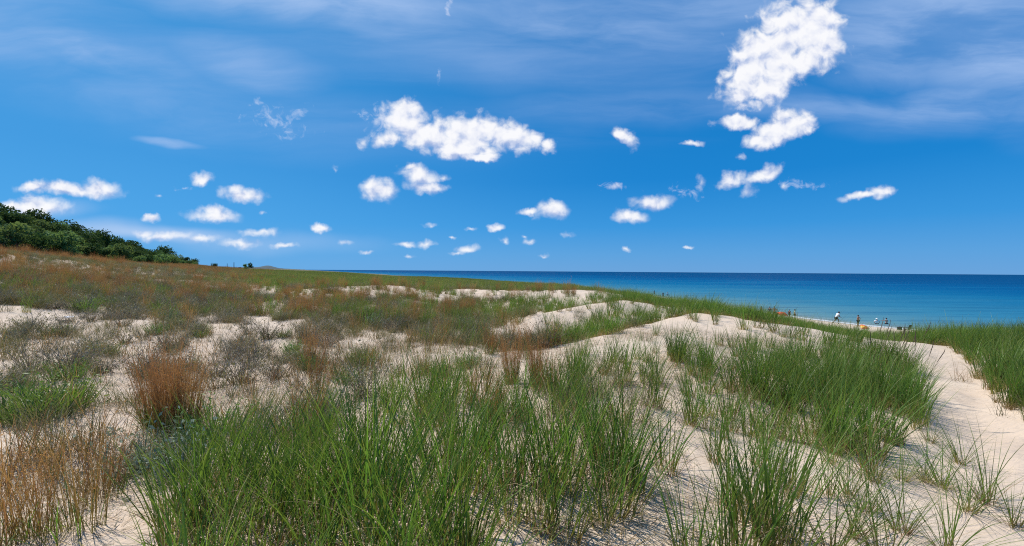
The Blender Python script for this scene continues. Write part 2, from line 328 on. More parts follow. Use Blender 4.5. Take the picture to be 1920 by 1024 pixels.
def build_heights():
    cx = sorted(COLS); th_k = []; R_k = []; Z_k = []
    for c in cx:
        d = [pxdir(c, y)*D for D, y in COLS[c]]
        th_k.append(math.atan2(d[3].x, d[3].y))
        R_k.append([math.log(math.hypot(p.x, p.y)) for p in d]); Z_k.append([CAMZ+p.z for p in d])
    th_k = np.array(th_k); R_k = np.array(R_k); Z_k = np.array(Z_k)
    # grid
    front = np.linspace(math.radians(-62), math.radians(62), 620)
    back = np.linspace(math.radians(62), math.radians(298), 61)[1:]
    th = np.concatenate([front, back]); 
    r = np.concatenate([np.geomspace(.25, 1.2, 12)[:-1], np.geomspace(1.2, 85, 350), np.geomspace(85, 15000, 60)[1:]])
    lr = np.log(r)
    H = np.zeros((len(th), len(r)))
    nk = R_k.shape[1]
    tq = ((th+math.pi) % (2*math.pi))-math.pi
    tc = np.clip(tq, th_k[0], th_k[-1])
    def cols_interp(A):            # smooth (pchip-like via smoothstep blend kept simple) across columns
        return np.stack([np.interp(tc, th_k, A[:, i]) for i in range(nk)], 1)
    RR = cols_interp(R_k); ZZ = cols_interp(Z_k)
    for j in range(len(th)):
        x = np.concatenate([[-6.0], RR[j], [RR[j, -1]+1.2, RR[j, -1]+6]]); 
        zl = ZZ[j, -1]
        y = np.concatenate([[ZZ[j, 0]+.0], ZZ[j], [max(3.0, zl-6 if zl > 12 else zl), 6.2]])
        h = np.diff(x); dl = np.diff(y)/h
        m = np.zeros_like(y); m[0] = 0; m[-1] = 0
        w1 = 2*h[1:]+h[:-1]; w2 = h[1:]+2*h[:-1]
        with np.errstate(divide='ignore', invalid='ignore'):
            mm = (w1+w2)/(w1/dl[:-1]+w2/dl[1:])
        m[1:-1] = np.where(dl[:-1]*dl[1:] > 0, mm, 0)
        k = np.clip(np.searchsorted(x, lr)-1, 0, len(h)-1)
        t = np.clip((lr-x[k])/h[k], 0, 1); t2 = t*t; t3 = t2*t
        H[j] = (2*t3-3*t2+1)*y[k]+(t3-2*t2+t)*h[k]*m[k]+(-2*t3+3*t2)*y[k+1]+(t3-t2)*h[k]*m[k+1]
    # soften across the angle a little
    Hs = H.copy()
    for _ in range(10):
        Hs[1:-1] = .25*Hs[:-2]+.5*Hs[1:-1]+.25*Hs[2:]
    H = Hs
    TH, RG = np.meshgrid(th, r, indexing='ij')
    X = np.sin(TH)*RG; Y = np.cos(TH)*RG
    away = np.clip((np.abs(((TH+math.pi) % (2*math.pi))-math.pi)-1.1)/.6, 0, 1); away = away*away*(3-2*away)
    H = H*(1-away)+(5.3+.25*np.sin(X*.2)*np.cos(Y*.17))*away
    # lumps and hummocks
    amp = np.clip(RG/6, .35, 1.0)*np.clip(1.4-RG/700, 0, 1)
    H += (fbm(X*.55, Y*.55, 3, 4)-.5)*.26*amp*np.clip(1.2-RG/60, .6, 1)
    H += (fbm(X*.16+9, Y*.16, 4, 3)-.5)*.30*np.clip((RG-14)/20, 0, 1)*amp
    H += (fbm(X*2.3, Y*2.3, 5, 3)-.5)*.075*np.clip(1.5-RG/14, 0, 1)
    # broad wooded ridge and the far country
    far = np.clip((RG-500)/3000, 0, 1)
    H = H*(1-far)+(6.0+4*fbm(X*.002, Y*.002, 6, 3))*far
    # lake side: beach profile caps everything
    S = shore_dist(X, Y)
    cap = np.interp(S, [-400, -60, -20, -6, 0, 3, 8, 14, 20, 27, 34, 42, 60, 120], [-9, -3, -1.2, -.45, -.02, .22, .48, .9, 1.6, 2.7, 4.3, 6.0, 9.0, 60])
    cap = cap + (fbm(X*.3, Y*.3, 8, 3)-.5)*np.clip(S/10, 0, 1)*.5
    kk = .35
    hm = np.clip(.5+.5*(cap-H)/kk, 0, 1)
    H = cap*(1-hm)+H*hm-kk*hm*(1-hm)
    low = np.interp(S, [0, 3, 8, 20, 40, 60], [-.02, .20, .42, .60, .95, 1.2])
    H = np.where(S > 0, np.maximum(H, low), np.maximum(H, np.interp(S, [-400, -60, -20, -6, 0], [-9, -3, -1.2, -.45, -.02])))
    return th, r, X, Y, H
TH, RG, GX, GY, GZ = build_heights()
NTF = len(TH)
def ground(x, y):
    """terrain height at world x, y (arrays or scalars)"""
    x = np.atleast_1d(np.asarray(x, float)); y = np.atleast_1d(np.asarray(y, float))
    t = np.arctan2(x, y); t = np.where(t < TH[0], t+2*math.pi, t)
    r = np.clip(np.hypot(x, y), RG[0]*1.001, RG[-1]*.999)
    ti = np.clip(np.searchsorted(TH, t)-1, 0, NTF-1); tj = (ti+1) % NTF
    t1 = TH[ti]; t2 = np.where(tj == 0, TH[0]+2*math.pi, TH[tj])
    a = np.clip((t-t1)/(t2-t1), 0, 1)
    ri = np.clip(np.searchsorted(RG, r)-1, 0, len(RG)-2); b = (r-RG[ri])/(RG[ri+1]-RG[ri])
    return (GZ[ti, ri]*(1-a)+GZ[tj, ri]*a)*(1-b)+(GZ[ti, ri+1]*(1-a)+GZ[tj, ri+1]*a)*b
def hit(px, py, dmin=1.0, dmax=600):
    """first ground point along the sight line through a photo pixel"""
    d = pxdir(px, py); D = np.geomspace(dmin, dmax, 1500)
    x = d.x*D; y = d.y*D; z = CAMZ+d.z*D
    g = ground(x, y); k = np.where(z < g)[0]
    i = k[0] if len(k) else len(D)-1
    return float(x[i]), float(y[i]), float(g[i])
def at(px, D):
    """ground point in the column px at depth D"""
    d = pxdir(px, 512)*D
    return d.x, d.y, float(ground(d.x, d.y)[0])

# ------------------------------------------------------------------ materials
def new_mat(name):
    m = bpy.data.materials.new(name); m.use_nodes = True; m.node_tree.nodes.clear()
    t = NT(m.node_tree); out = t.new('ShaderNodeOutputMaterial')
    return m, t, out
def plain(name, c, rough=.7, var=.12, scale=6, metallic=0):
    m, t, out = new_mat(name)
    tc = t.new('ShaderNodeTexCoord'); n = t.noise(tc.outputs['Object'], scale, 4)
    a = tuple(max(0, x*(1-var)) for x in c); b = tuple(min(1, x*(1+var)) for x in c)
    p = t.new('ShaderNodeBsdfPrincipled'); t.put(p.inputs['Base Color'], t.mix(n, a, b))
    p.inputs['Roughness'].default_value = rough; p.inputs['Metallic'].default_value = metallic
    t.l.new(p.outputs[0], out.inputs[0]); return m
def sand_mat():
    m, t, out = new_mat("dune_sand")
    g = t.new('ShaderNodeNewGeometry'); P = g.outputs['Position']
    n1 = t.noise(P, .7, 5, .55); n2 = t.noise(P, 9, 5, .6); n3 = t.noise(P, 160, 3, .7)
    c = t.ramp(n1, [(.25, (.53, .41, .305)), (.5, (.59, .465, .35)), (.75, (.63, .51, .39))])
    c = t.mix(t.math('MULTIPLY', t.sstep(n2, .52, .75), .22), c, (.40, .31, .235))
    c = t.mix(t.sstep(n3, .30, .75), t.mix(.16, c, (.25, .19, .15)), c)
    # scattered organic litter, more of it on the old sheltered ground at the left
    lit = t.new('ShaderNodeAttribute', attribute_name='litter').outputs['Fac']
    n4 = t.noise(P, 24, 6, .75); n5 = t.noise(P, 2.2, 4, .6)
    thr = t.math('MULTIPLY_ADD', t.math('MULTIPLY', lit, t.sstep(n5, .35, .65)), -.17, .73)
    f = t.sstep(t.math('SUBTRACT', n4, thr), 0.0, .05)
    c = t.mix(t.math('MULTIPLY', f, .8), c, (.12, .088, .065))
    # wet sand by the water
    wet = t.new('ShaderNodeAttribute', attribute_name='wet').outputs['Fac']
    c = t.mix(wet, c, (.20, .155, .115))
    # green-brown low cover far away, where tufts can no longer be told apart
    far = t.new('ShaderNodeAttribute', attribute_name='cover').outputs['Fac']
    n6 = t.noise(P, .12, 5, .6)
    c = t.mix(t.math('MULTIPLY', far, t.sstep(n6, .25, .5)), c, t.mix(t.noise(P, .03, 4), (.07, .095, .03), (.12, .08, .04)))
    p = t.new('ShaderNodeBsdfPrincipled'); t.put(p.inputs['Base Color'], c)
    p.inputs['Roughness'].default_value = .9; p.inputs['Specular IOR Level'].default_value = .15
    mp = t.new('ShaderNodeMapping'); t.put(mp.inputs[0], P); mp.inputs['Rotation'].default_value = (0, 0, .6); mp.inputs['Scale'].default_value = (1, 3.2, 1)
    rip = t.noise(mp.outputs[0], 5.0, 3, .5, .5)
    vo = t.new('ShaderNodeTexVoronoi', feature='SMOOTH_F1'); t.put(vo.inputs['Vector'], t.vmath('ADD', P, t.vmath('MULTIPLY', t.noise(P, 3, 2, out=1), (.25, .25, 0)))); vo.inputs['Scale'].default_value = 2.1; vo.inputs['Smoothness'].default_value = .25
    dent = t.math('MULTIPLY', t.sstep(vo.outputs['Distance'], .05, .42), t.sstep(t.noise(P, .5, 3), .42, .58))
    b0 = t.new('ShaderNodeBump'); b0.inputs['Strength'].default_value = .5; b0.inputs['Distance'].default_value = .05; t.put(b0.inputs['Height'], dent)
    b1 = t.new('ShaderNodeBump'); t.l.new(b0.outputs[0], b1.inputs['Normal']); b1.inputs['Strength'].default_value = .55; b1.inputs['Distance'].default_value = .05; t.put(b1.inputs['Height'], rip)
    b2 = t.new('ShaderNodeBump'); b2.inputs['Strength'].default_value = .3; b2.inputs['Distance'].default_value = .025; t.put(b2.inputs['Height'], n2); t.l.new(b1.outputs[0], b2.inputs['Normal'])
    b3 = t.new('ShaderNodeBump'); b3.inputs['Strength'].default_value = .4; b3.inputs['Distance'].default_value = .004; t.put(b3.inputs['Height'], n3); t.l.new(b2.outputs[0], b3.inputs['Normal'])
    t.l.new(b3.outputs[0], p.inputs['Normal']); t.l.new(p.outputs[0], out.inputs[0]); return m
def water_mat():
    m, t, out = new_mat("lake_water")
    g = t.new('ShaderNodeNewGeometry'); P = g.outputs['Position']
    s = t.new('ShaderNodeAttribute', attribute_name='shore').outputs['Fac']        # metres from the shore
    mp = t.new('ShaderNodeMapping'); t.put(mp.inputs[0], P); mp.inputs['Rotation'].default_value = (0, 0, .15); mp.inputs['Scale'].default_value = (.12, 1.0, 1)
    mpb = t.new('ShaderNodeMapping'); t.put(mpb.inputs[0], P); mpb.inputs['Rotation'].default_value = (0, 0, -.05); mpb.inputs['Scale'].default_value = (.25, 1.0, 1)
    nb = t.noise(mpb.outputs[0], .022, 5, .6)
    s2 = t.math('MULTIPLY', s, t.sstep(nb, .25, .75, .42, 2.1, lin=True))
    ls = t.math('LOGARITHM', t.math('MAXIMUM', s2, 1.0), 10.0)
    c = t.ramp(t.math('DIVIDE', ls, 4.0), [(.0, (.22, .23, .20)), (.12, (.14, .21, .22)), (.24, (.085, .20, .235)), (.40, (.026, .155, .245)), (.53, (.004, .110, .225)), (.60, (.0, .076, .195)), (.69, (.0, .052, .15)), (1.0, (.0, .042, .12))])
    nw = t.noise(mp.outputs[0], .35, 5, .65)
    c = t.mix(t.math('MULTIPLY', t.sstep(nw, .48, .70), .45), c, (.0, .045, .13))
    # sparse whitecaps
    wc = t.noise(mp.outputs[0], .9, 4, .7); wp = t.noise(P, .03, 3)
    cap = t.math('MULTIPLY', t.sstep(wc, .735, .76), t.math('MULTIPLY', t.sstep(wp, .5, .6), t.sstep(s, 60.0, 200.0)))
    # foam line at the very edge
    ed = t.math('MULTIPLY', t.sstep(t.math('ADD', s, t.math('MULTIPLY', nw, -2.5)), .2, -.5), .5)
    br = t.noise(mpb.outputs[0], .8, 4, .6)
    bl = t.math('MULTIPLY', t.sstep(br, .62, .7), t.math('MULTIPLY', t.sstep(s, 16.0, 5.0), .15))
    c = t.mix(t.math('MAXIMUM', cap, t.math('MAXIMUM', ed, bl)), c, (.75, .78, .8))
    p = t.new('ShaderNodeBsdfPrincipled'); t.put(p.inputs['Base Color'], c)
    p.inputs['Roughness'].default_value = .5; p.inputs['IOR'].default_value = 1.33
    p.inputs['Specular IOR Level'].default_value = .02
    b = t.new('ShaderNodeBump'); b.inputs['Strength'].default_value = .8; b.inputs['Distance'].default_value = .4; t.put(b.inputs['Height'], nw)
    b2 = t.new('ShaderNodeBump'); b2.inputs['Strength'].default_value = .8; b2.inputs['Distance'].default_value = .14; t.put(b2.inputs['Height'], t.noise(mpb.outputs[0], 1.6, 4, .6)); t.l.new(b.outputs[0], b2.inputs['Normal'])
    t.l.new(b2.outputs[0], p.inputs['Normal']); t.l.new(p.outputs[0], out.inputs[0]); return m
def leaf_mat(name, stops_a, stops_b, transl=.30, rough=.5, spec=.3, vary=.25):
    """colour runs along the blade (attribute t), differs per blade (rnd) and per plant"""
    m, t, out = new_mat(name)
    tt = t.new('ShaderNodeAttribute', attribute_name='t').outputs['Fac']
    rn = t.new('ShaderNodeAttribute', attribute_name='rnd').outputs['Fac']
    oi = t.new('ShaderNodeObjectInfo').outputs['Random']
    a = t.ramp(tt, stops_a); b = t.ramp(tt, stops_b)
    c = t.mix(t.math('PINGPONG', t.math('ADD', rn, t.math('MULTIPLY', oi, vary)), 1.0), a, b)
    g = t.new('ShaderNodeNewGeometry')
    ln = t.noise(g.outputs['Position'], .6, 3)
    hs = t.new('ShaderNodeHueSaturation'); t.put(hs.inputs['Color'], c)
    t.put(hs.inputs['Hue'], t.math('MULTIPLY_ADD', t.math('SUBTRACT', oi, .5), .03, .5))
    t.put(hs.inputs['Value'], t.math('MULTIPLY_ADD', ln, .7, t.math('MULTIPLY_ADD', oi, .3, .5)))
    c = hs.outputs[0]
    p = t.new('ShaderNodeBsdfPrincipled'); t.put(p.inputs['Base Color'], c)
    p.inputs['Roughness'].default_value = rough; p.inputs['Specular IOR Level'].default_value = spec
    tr = t.new('ShaderNodeBsdfTranslucent'); t.put(tr.inputs[0], t.mix(1.0, c, (1.25, 1.2, .75), 'MULTIPLY'))
    ms = t.new('ShaderNodeMixShader'); ms.inputs[0].default_value = transl
    t.l.new(p.outputs[0], ms.inputs[1]); t.l.new(tr.outputs[0], ms.inputs[2]); t.l.new(ms.outputs[0], out.inputs[0])
    return m
MAT = {}
MAT['sand'] = sand_mat(); MAT['water'] = water_mat()
MAT['marram'] = leaf_mat('marram_leaf', [(0, (.40, .29, .13)), (.15, (.20, .20, .06)), (.34, (.050, .120, .022)), (.85, (.078, .150, .026)), (1, (.20, .21, .06))],
                         [(0, (.34, .24, .11)), (.22, (.17, .20, .04)), (.45, (.112, .200, .030)), (.9, (.175, .255, .046)), (1, (.36, .32, .12))], .46, .45, .28)
MAT['straw'] = leaf_mat('straw_leaf', [(0, (.34, .23, .12)), (1, (.42, .31, .17))], [(0, (.25, .16, .08)), (1, (.33, .25, .13))], .25, .6)
MAT['olive'] = leaf_mat('olive_leaf', [(0, (.20, .16, .08)), (.4, (.085, .125, .03)), (1, (.16, .175, .05))], [(0, (.17, .13, .07)), (.4, (.14, .135, .05)), (1, (.27, .22, .11))], .25)
MAT['rust'] = leaf_mat('rust_stem', [(0, (.14, .11, .05)), (.3, (.22, .125, .052)), (1, (.36, .155, .06))], [(0, (.12, .12, .045)), (.35, (.27, .15, .065)), (1, (.45, .235, .115))], .35, .7, .08)
MAT['scrub'] = leaf_mat('grey_scrub', [(0, (.09, .08, .062)), (1, (.19, .17, .13))], [(0, (.16, .13, .10)), (1, (.34, .29, .22))], .12, .8, .1)
MAT['sage'] = leaf_mat('sage_leaf', [(0, (.10, .11, .07)), (1, (.17, .22, .16))], [(0, (.11, .11, .08)), (1, (.26, .31, .24))], .2, .7, .1)
MAT['lime'] = leaf_mat('lime_leaf', [(0, (.12, .12, .04)), (.4, (.09, .20, .025)), (1, (.17, .28, .05))], [(0, (.12, .10, .04)), (.4, (.07, .15, .03)), (1, (.14, .22, .05))], .35)
MAT['seed'] = leaf_mat('seed_spike', [(0, (.12, .08, .05)), (1, (.18, .13, .08))], [(0, (.10, .07, .045)), (1, (.16, .11, .06))], .1, .8)
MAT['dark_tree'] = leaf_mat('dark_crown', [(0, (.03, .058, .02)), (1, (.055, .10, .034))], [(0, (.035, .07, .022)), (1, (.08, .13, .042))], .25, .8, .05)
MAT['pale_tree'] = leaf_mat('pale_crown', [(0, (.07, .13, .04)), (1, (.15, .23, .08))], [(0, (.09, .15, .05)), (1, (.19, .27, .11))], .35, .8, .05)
MAT['bark'] = plain('bark', (.11, .085, .065), .9, .3, 12)

# ------------------------------------------------------------------ ground and lake
def build_ground():
    nt, nr = GX.shape
    V = np.stack([GX, GY, GZ], -1).reshape(-1, 3)
    i = np.arange(nt); j = np.arange(nr-1); I, J = np.meshgrid(i, j, indexing='ij'); I2 = (I+1) % nt
    Q = np.stack([I*nr+J, I*nr+J+1, I2*nr+J+1, I2*nr+J], -1).reshape(-1, 4)[:, ::-1]
    cpt = len(V); V = np.vstack([V, [[0, 0, float(GZ[:, 0].mean())]]])
    T = np.stack([i*nr, (i+1) % nt*nr, np.full(nt, cpt)], -1)[:, ::-1]
    T = T[:, ::-1]
    S = shore_dist(V[:, 0], V[:, 1]); px, py, D = proj(V[:, 0], V[:, 1], V[:, 2])
    Rr = np.hypot(V[:, 0], V[:, 1])
    th = np.arctan2(V[:, 0], V[:, 1])
    litter = np.clip((.12-th)/.4, 0, 1)*np.clip(1.2-Rr/60, 0, 1)
    wet = np.clip(1-(S-.4)/2.2, 0, 1)
    cover = np.clip((Rr-70)/60, 0, 1)*np.clip((S-16)/10, 0, 1)
    me = mesh_np('sand_dunes', V, Q, T, MAT['sand'], {'litter': litter, 'wet': wet, 'cover': cover}, True)
    o = link(bpy.data.objects.new('sand_dunes', me)); tag(o, 'pale beige dune sand rolling down to the lake', None, None, 'structure')
build_ground()
def build_water():
    th = np.linspace(math.radians(-80), math.radians(130), 260)
    r = np.concatenate([[20], np.geomspace(30, 400, 120), np.geomspace(400, 15500, 60)[1:]])
    TT, R = np.meshgrid(th, r, indexing='ij'); X = np.sin(TT)*R; Y = np.cos(TT)*R
    S = -shore_dist(X, Y)
    V = np.stack([X, Y, np.zeros_like(X)], -1).reshape(-1, 3); nt, nr = X.shape
    I, J = np.meshgrid(np.arange(nt-1), np.arange(nr-1), indexing='ij')
    Q = np.stack([I*nr+J, (I+1)*nr+J, (I+1)*nr+J+1, I*nr+J+1], -1)
    keep = (np.maximum.reduce([S[:-1, :-1], S[1:, :-1], S[:-1, 1:], S[1:, 1:]]) > -8)
    Q = Q[keep][:, ::-1]
    me = mesh_np('lake_water', V, Q, None, MAT['water'], {'shore': S.ravel()}, True)
    o = link(bpy.data.objects.new('lake_water', me)); tag(o, 'blue lake paling to turquoise over the sandy shallows', None, None, 'structure')
build_water()

# ------------------------------------------------------------------ plant meshes
def strips(rs, n, base_r, hm, hs, w, lean0, leanv, bend, seg, outward=.7, wtip=.12, drift=(0, 0), flat_t=None, low=0):
    """n curved blades: returns V, Q, attrs"""
    a = rs.rand(n)*2*math.pi; rr = base_r*np.sqrt(rs.rand(n))
    bx = rr*np.cos(a); by = rr*np.sin(a)
    phi = np.where(rs.rand(n) < outward, a+rs.randn(n)*.5, rs.rand(n)*2*math.pi)
    h = np.clip(hm+hs*rs.randn(n), hm*.35, hm*1.6)
    l0 = np.clip(lean0+leanv*np.abs(rs.randn(n)), 0, 1.35)
    bd = bend*(.4+rs.rand(n)*1.2)
    s = np.linspace(0, 1, seg+1)
    ang = l0[:, None]+bd[:, None]*s[None, :]**1.6
    ds = h[:, None]/seg
    am = .5*(ang[:, 1:]+ang[:, :-1])
    rad = np.concatenate([np.zeros((n, 1)), np.cumsum(np.sin(am)*ds, 1)], 1)
    z = np.concatenate([np.zeros((n, 1)), np.cumsum(np.cos(am)*ds, 1)], 1)-.02+low
    x = bx[:, None]+rad*np.cos(phi)[:, None]+drift[0]*(s**1.5)[None, :]*h[:, None]
    y = by[:, None]+rad*np.sin(phi)[:, None]+drift[1]*(s**1.5)[None, :]*h[:, None]
    tw = phi+math.pi/2+rs.randn(n)*.9
    tws = tw[:, None]+rs.randn(n)[:, None]*.6*s[None, :]
    ww = w*(.65+.7*rs.rand(n))[:, None]*np.maximum(wtip, 1-s[None, :]**2.2)*.5
    wx = np.cos(tws)*ww; wy = np.sin(tws)*ww
    L = np.stack([x-wx, y-wy, z], -1); R = np.stack([x+wx, y+wy, z], -1)
    V = np.stack([L, R], 2).reshape(-1, 3)            # blade, seg, side
    b = (np.arange(n)*(seg+1)*2)[:, None]+np.arange(seg)[None, :]*2
    Q = np.stack([b, b+1, b+3, b+2], -1).reshape(-1, 4)
    t = np.repeat(np.tile(s, n), 2) if flat_t is None else np.full(n*(seg+1)*2, flat_t)
    rn = np.repeat(rs.rand(n), (seg+1)*2)
    tips = np.stack([x[:, -1], y[:, -1], z[:, -1]], -1)
    return V, Q, t, rn, (x, y, z)
def flecks(rs, C0, size, elong=2.0, t=1.0):
    """small leaf-like quads at given centres"""
    n = len(C0); d = rs.randn(n, 3); d /= np.linalg.norm(d, axis=1)[:, None]
    e = np.cross(d, rs.randn(n, 3)); e /= np.linalg.norm(e, axis=1)[:, None]+1e-9
    s = size*(.6+.8*rs.rand(n))[:, None]
    V = np.stack([C0-d*s*elong*.5, C0-e*s*.5, C0+d*s*elong*.5, C0+e*s*.5], 1).reshape(-1, 3)
    Q = np.arange(n*4).reshape(-1, 4)
    tt = np.repeat(np.full(n, t) if np.isscalar(t) else t, 4); rn = np.repeat(rs.rand(n), 4)
    return V, Q, tt, rn
def joinp(parts):
    V = []; Q = []; T = []; R = []; o = 0
    for p in parts:
        V.append(p[0]); Q.append(p[1]+o); T.append(p[2]); R.append(p[3]); o += len(p[0])
    return np.vstack(V), np.vstack(Q), np.concatenate(T), np.concatenate(R)
def plant_mesh(name, parts, mat, extra=None):
    V, Q, t, r = joinp(parts)
    return mesh_np(name, V, Q, None, MAT[mat], {'t': t, 'rnd': r})
def multi_mesh(name, groups):
    """groups: list of (parts, matname) -> one mesh with several materials"""
    Vs = []; Qs = []; Ts = []; Rs = []; mi = []; o = 0
    for k, (parts, mn) in enumerate(groups):
        V, Q, t, r = joinp(parts); Vs.append(V); Qs.append(Q+o); Ts.append(t); Rs.append(r); o += len(V); mi += [k]*len(Q)
    me = mesh_np(name, np.vstack(Vs), np.vstack(Qs), None, None, {'t': np.concatenate(Ts), 'rnd': np.concatenate(Rs)})
    for _, mn in groups: me.materials.append(MAT[mn])
    me.polygons.foreach_set('material_index', np.array(mi, np.int32))
    return me
def mk_marram(seed, n=42, h=.78, seg=7, w=.0092, r=.10, lean=.10, lv=.17, bend=.42, name='marram'):
    rs = np.random.RandomState(seed)
    dr = (.07, -.02)
    g = strips(rs, n, r, h, h*.17, w, lean, lv, bend, seg, .65, .10, dr)[:4]
    g2 = strips(rs, n//3, r*1.1, h*.5, h*.14, w*.9, lean+.1, lv*1.6, bend*1.7, max(3, seg-2), .6, .1, dr)[:4]
    s = strips(rs, max(6, n//2), r*1.1, h*.45, h*.18, w*.75, .25, .5, 1.1, max(3, seg-3), .5, .3)[:4]
    s2 = strips(rs, max(3, n//6), r, h*.75, h*.15, w*.6, .1, .35, 1.9, seg, .5, .3)[:4]
    return multi_mesh(name, [([g, g2], 'marram'), ([s, s2], 'straw')])
def mk_olive(seed, n=55, h=.42, seg=4, w=.005, r=.16):
    rs = np.random.RandomState(seed)
    g = strips(rs, n, r, h, h*.25, w, .15, .35, .6, seg, .6)[:4]
    s = strips(rs, n//2, r*1.2, h*.8, h*.25, w*.8, .15, .4, .8, seg, .6)[:4]
    return multi_mesh('olive', [([g], 'olive'), ([s], 'straw' if seed % 3 else 'scrub')])
def mk_rust(seed, n=110, h=.85, seg=4, w=.0048, r=.13, fn=450, fs=.0065, lv=.15):
    rs = np.random.RandomState(seed)
    V, Q, t, rn, (x, y, z) = strips(rs, n, r, h, h*.18, w, .04, lv, .16, seg, .7, .3)
    k = rs.randint(0, n, fn); f = .45+.55*rs.rand(fn)**.8
    def lerp(A): 
        q = f*seg; i = np.minimum(q.astype(int), seg-1); a = q-i
        return A[k, i]*(1-a)+A[k, i+1]*a
    P = np.stack([lerp(x), lerp(y), lerp(z)], -1)+rs.randn(fn, 3)*np.array([.018, .018, .012])
    fl = flecks(rs, P, fs, 2.6)
    g = strips(rs, n//3, r*1.1, h*.42, h*.12, w*1.6, .15, .3, .5, seg, .6)[:4]
    return multi_mesh('rust', [([(V, Q, t, rn), fl], 'rust'), ([g], 'marram')])
def mk_scrub(seed, h=.38, r=.38, n=70, fn=420, mat='scrub', fs=.016, mat2='sage'):
    rs = np.random.RandomState(seed)
    V, Q, t, rn, (x, y, z) = strips(rs, n, r*.35, h*1.25, h*.3, .0095, .25, .5, .5, 4, .8, .3)
    sub = []
    for q in range(4):                                   # side twigs
        k = rs.randint(0, n, n); i = rs.randint(1, 5, n)
        V2, Q2, t2, r2, _ = strips(rs, n, .001, h*.35, h*.12, .0065, .5, .6, .3, 2, 0, .4)
        off = np.stack([x[k, i], y[k, i], z[k, i]], -1)
        V2 = V2.reshape(n, -1, 3)+off[:, None, :]; sub.append((V2.reshape(-1, 3), Q2, t2, r2))
    k = rs.randint(0, n, fn); i = rs.randint(1, 5, fn)
    P = np.stack([x[k, i], y[k, i], z[k, i]], -1)+rs.randn(fn, 3)*.05*np.array([1, 1, .7]); P[:, 2] = np.abs(P[:, 2])
    fl = flecks(rs, P, fs, 2.2)
    return multi_mesh('scrub', [([(V, Q, t, rn)]+sub, mat), ([fl], mat2)])
def mk_leafy(seed, h=.30, r=.26, n=150, mat='lime', fn=260, fs=.010):
    rs = np.random.RandomState(seed)
    V, Q, t, rn, (x, y, z) = strips(rs, n, r*.7, h, h*.25, .011, .10, .42, .5, 4, .8)
    k = rs.randint(0, n, fn); i = rs.randint(1, 5, fn)
    P = np.stack([x[k, i], y[k, i], z[k, i]], -1)+rs.randn(fn, 3)*.015; P[:, 2] = np.abs(P[:, 2])
    return multi_mesh('leafy', [([(V, Q, t, rn), flecks(rs, P, fs, 4.0)], mat)])
def mk_thin(seed, n=9, h=.42):
    rs = np.random.RandomState(seed)
    g = strips(rs, n, .09, h, h*.3, .0062, .1, .3, .35, 4, .3, .4)[:4]
    g2 = strips(rs, n, .12, h*.6, h*.2, .005, .3, .4, .8, 4, .3, .3)[:4]
    return multi_mesh('thin', [([g], ['straw', 'olive', 'rust'][seed % 3]), ([g2], ['olive', 'scrub', 'olive'][seed % 3])])
def mk_far(seed, mats, h=.62, w=.016, n=70, r=.55, seg=2):
    rs = np.random.RandomState(seed)
    out = []
    for m, frac in mats:
        k = int(n*frac)
        g = strips(rs, k, r, h, h*.25, w, .12, .22, .35, seg, .2, .25, (.08, 0))[:4]
        out.append(([g], m))
    return multi_mesh('farclump', out)

PROTO = {}
def proto(key, meshes): PROTO[key] = meshes
proto('M', [mk_marram(i, 16+3*i, .70+.035*(i % 4), r=.07+.008*i) for i in range(9)])
proto('Mm', [mk_marram(20+i, 26, .60+.04*i, 4, .011, .13) for i in range(6)])
proto('Mf', [mk_far(30+i, [('marram', .62), ('olive', .26), ('straw', .12)], .5) for i in range(4)])
proto('O', [mk_olive(40+i) for i in range(6)])
proto('Of', [mk_far(50+i, [('olive', .55), ('marram', .15), ('scrub', .15), ('straw', .15)], .40, .014, 90) for i in range(4)])
proto('R', [mk_rust(60+i, 80, .62+.05*i, r=.10+.02*i, fn=420) for i in range(5)])
proto('Rf', [mk_far(70+i, [('rust', .75), ('olive', .25)], .62, .012, 130, .5, 3) for i in range(4)])
proto('G', [mk_scrub(80+i, .24+.04*i, .34, fn=300, mat2=['scrub', 'olive'][i % 2]) for i in range(6)])
proto('L', [mk_leafy(90+i) for i in range(3)])
proto('S', [mk_scrub(95+i, .30, .30, 60, 500, 'sage', .022, 'sage') for i in range(2)])
proto('T', [mk_thin(100+i) for i in range(9)])
def mk_debris(seed):
    rs = np.random.RandomState(seed); n = 14
    V, Q, t, r, _ = strips(rs, n, .30, .13, .06, .0055, 1.45, .08, .1, 2, 0, .4)
    V[:, 2] = V[:, 2]*.5+.028
    V2, Q2, t2, r2, _ = strips(rs, 10, .30, .06, .03, .007, 1.48, .05, .1, 1, 0, .4)
    V2[:, 2] = V2[:, 2]*.5+.028
    return multi_mesh('debris', [([(V, Q, t, r)], 'straw'), ([(V2, Q2, t2, r2)], 'scrub')])
proto('D', [mk_debris(500+i) for i in range(6)])
def mkobj_coll(key):
    c = bpy.data.collections.new('kit_'+key)
    for i, me in enumerate(PROTO[key]):
        o = bpy.data.objects.new('kit_%s_%02d' % (key, i), me); c.objects.link(o)
    return c

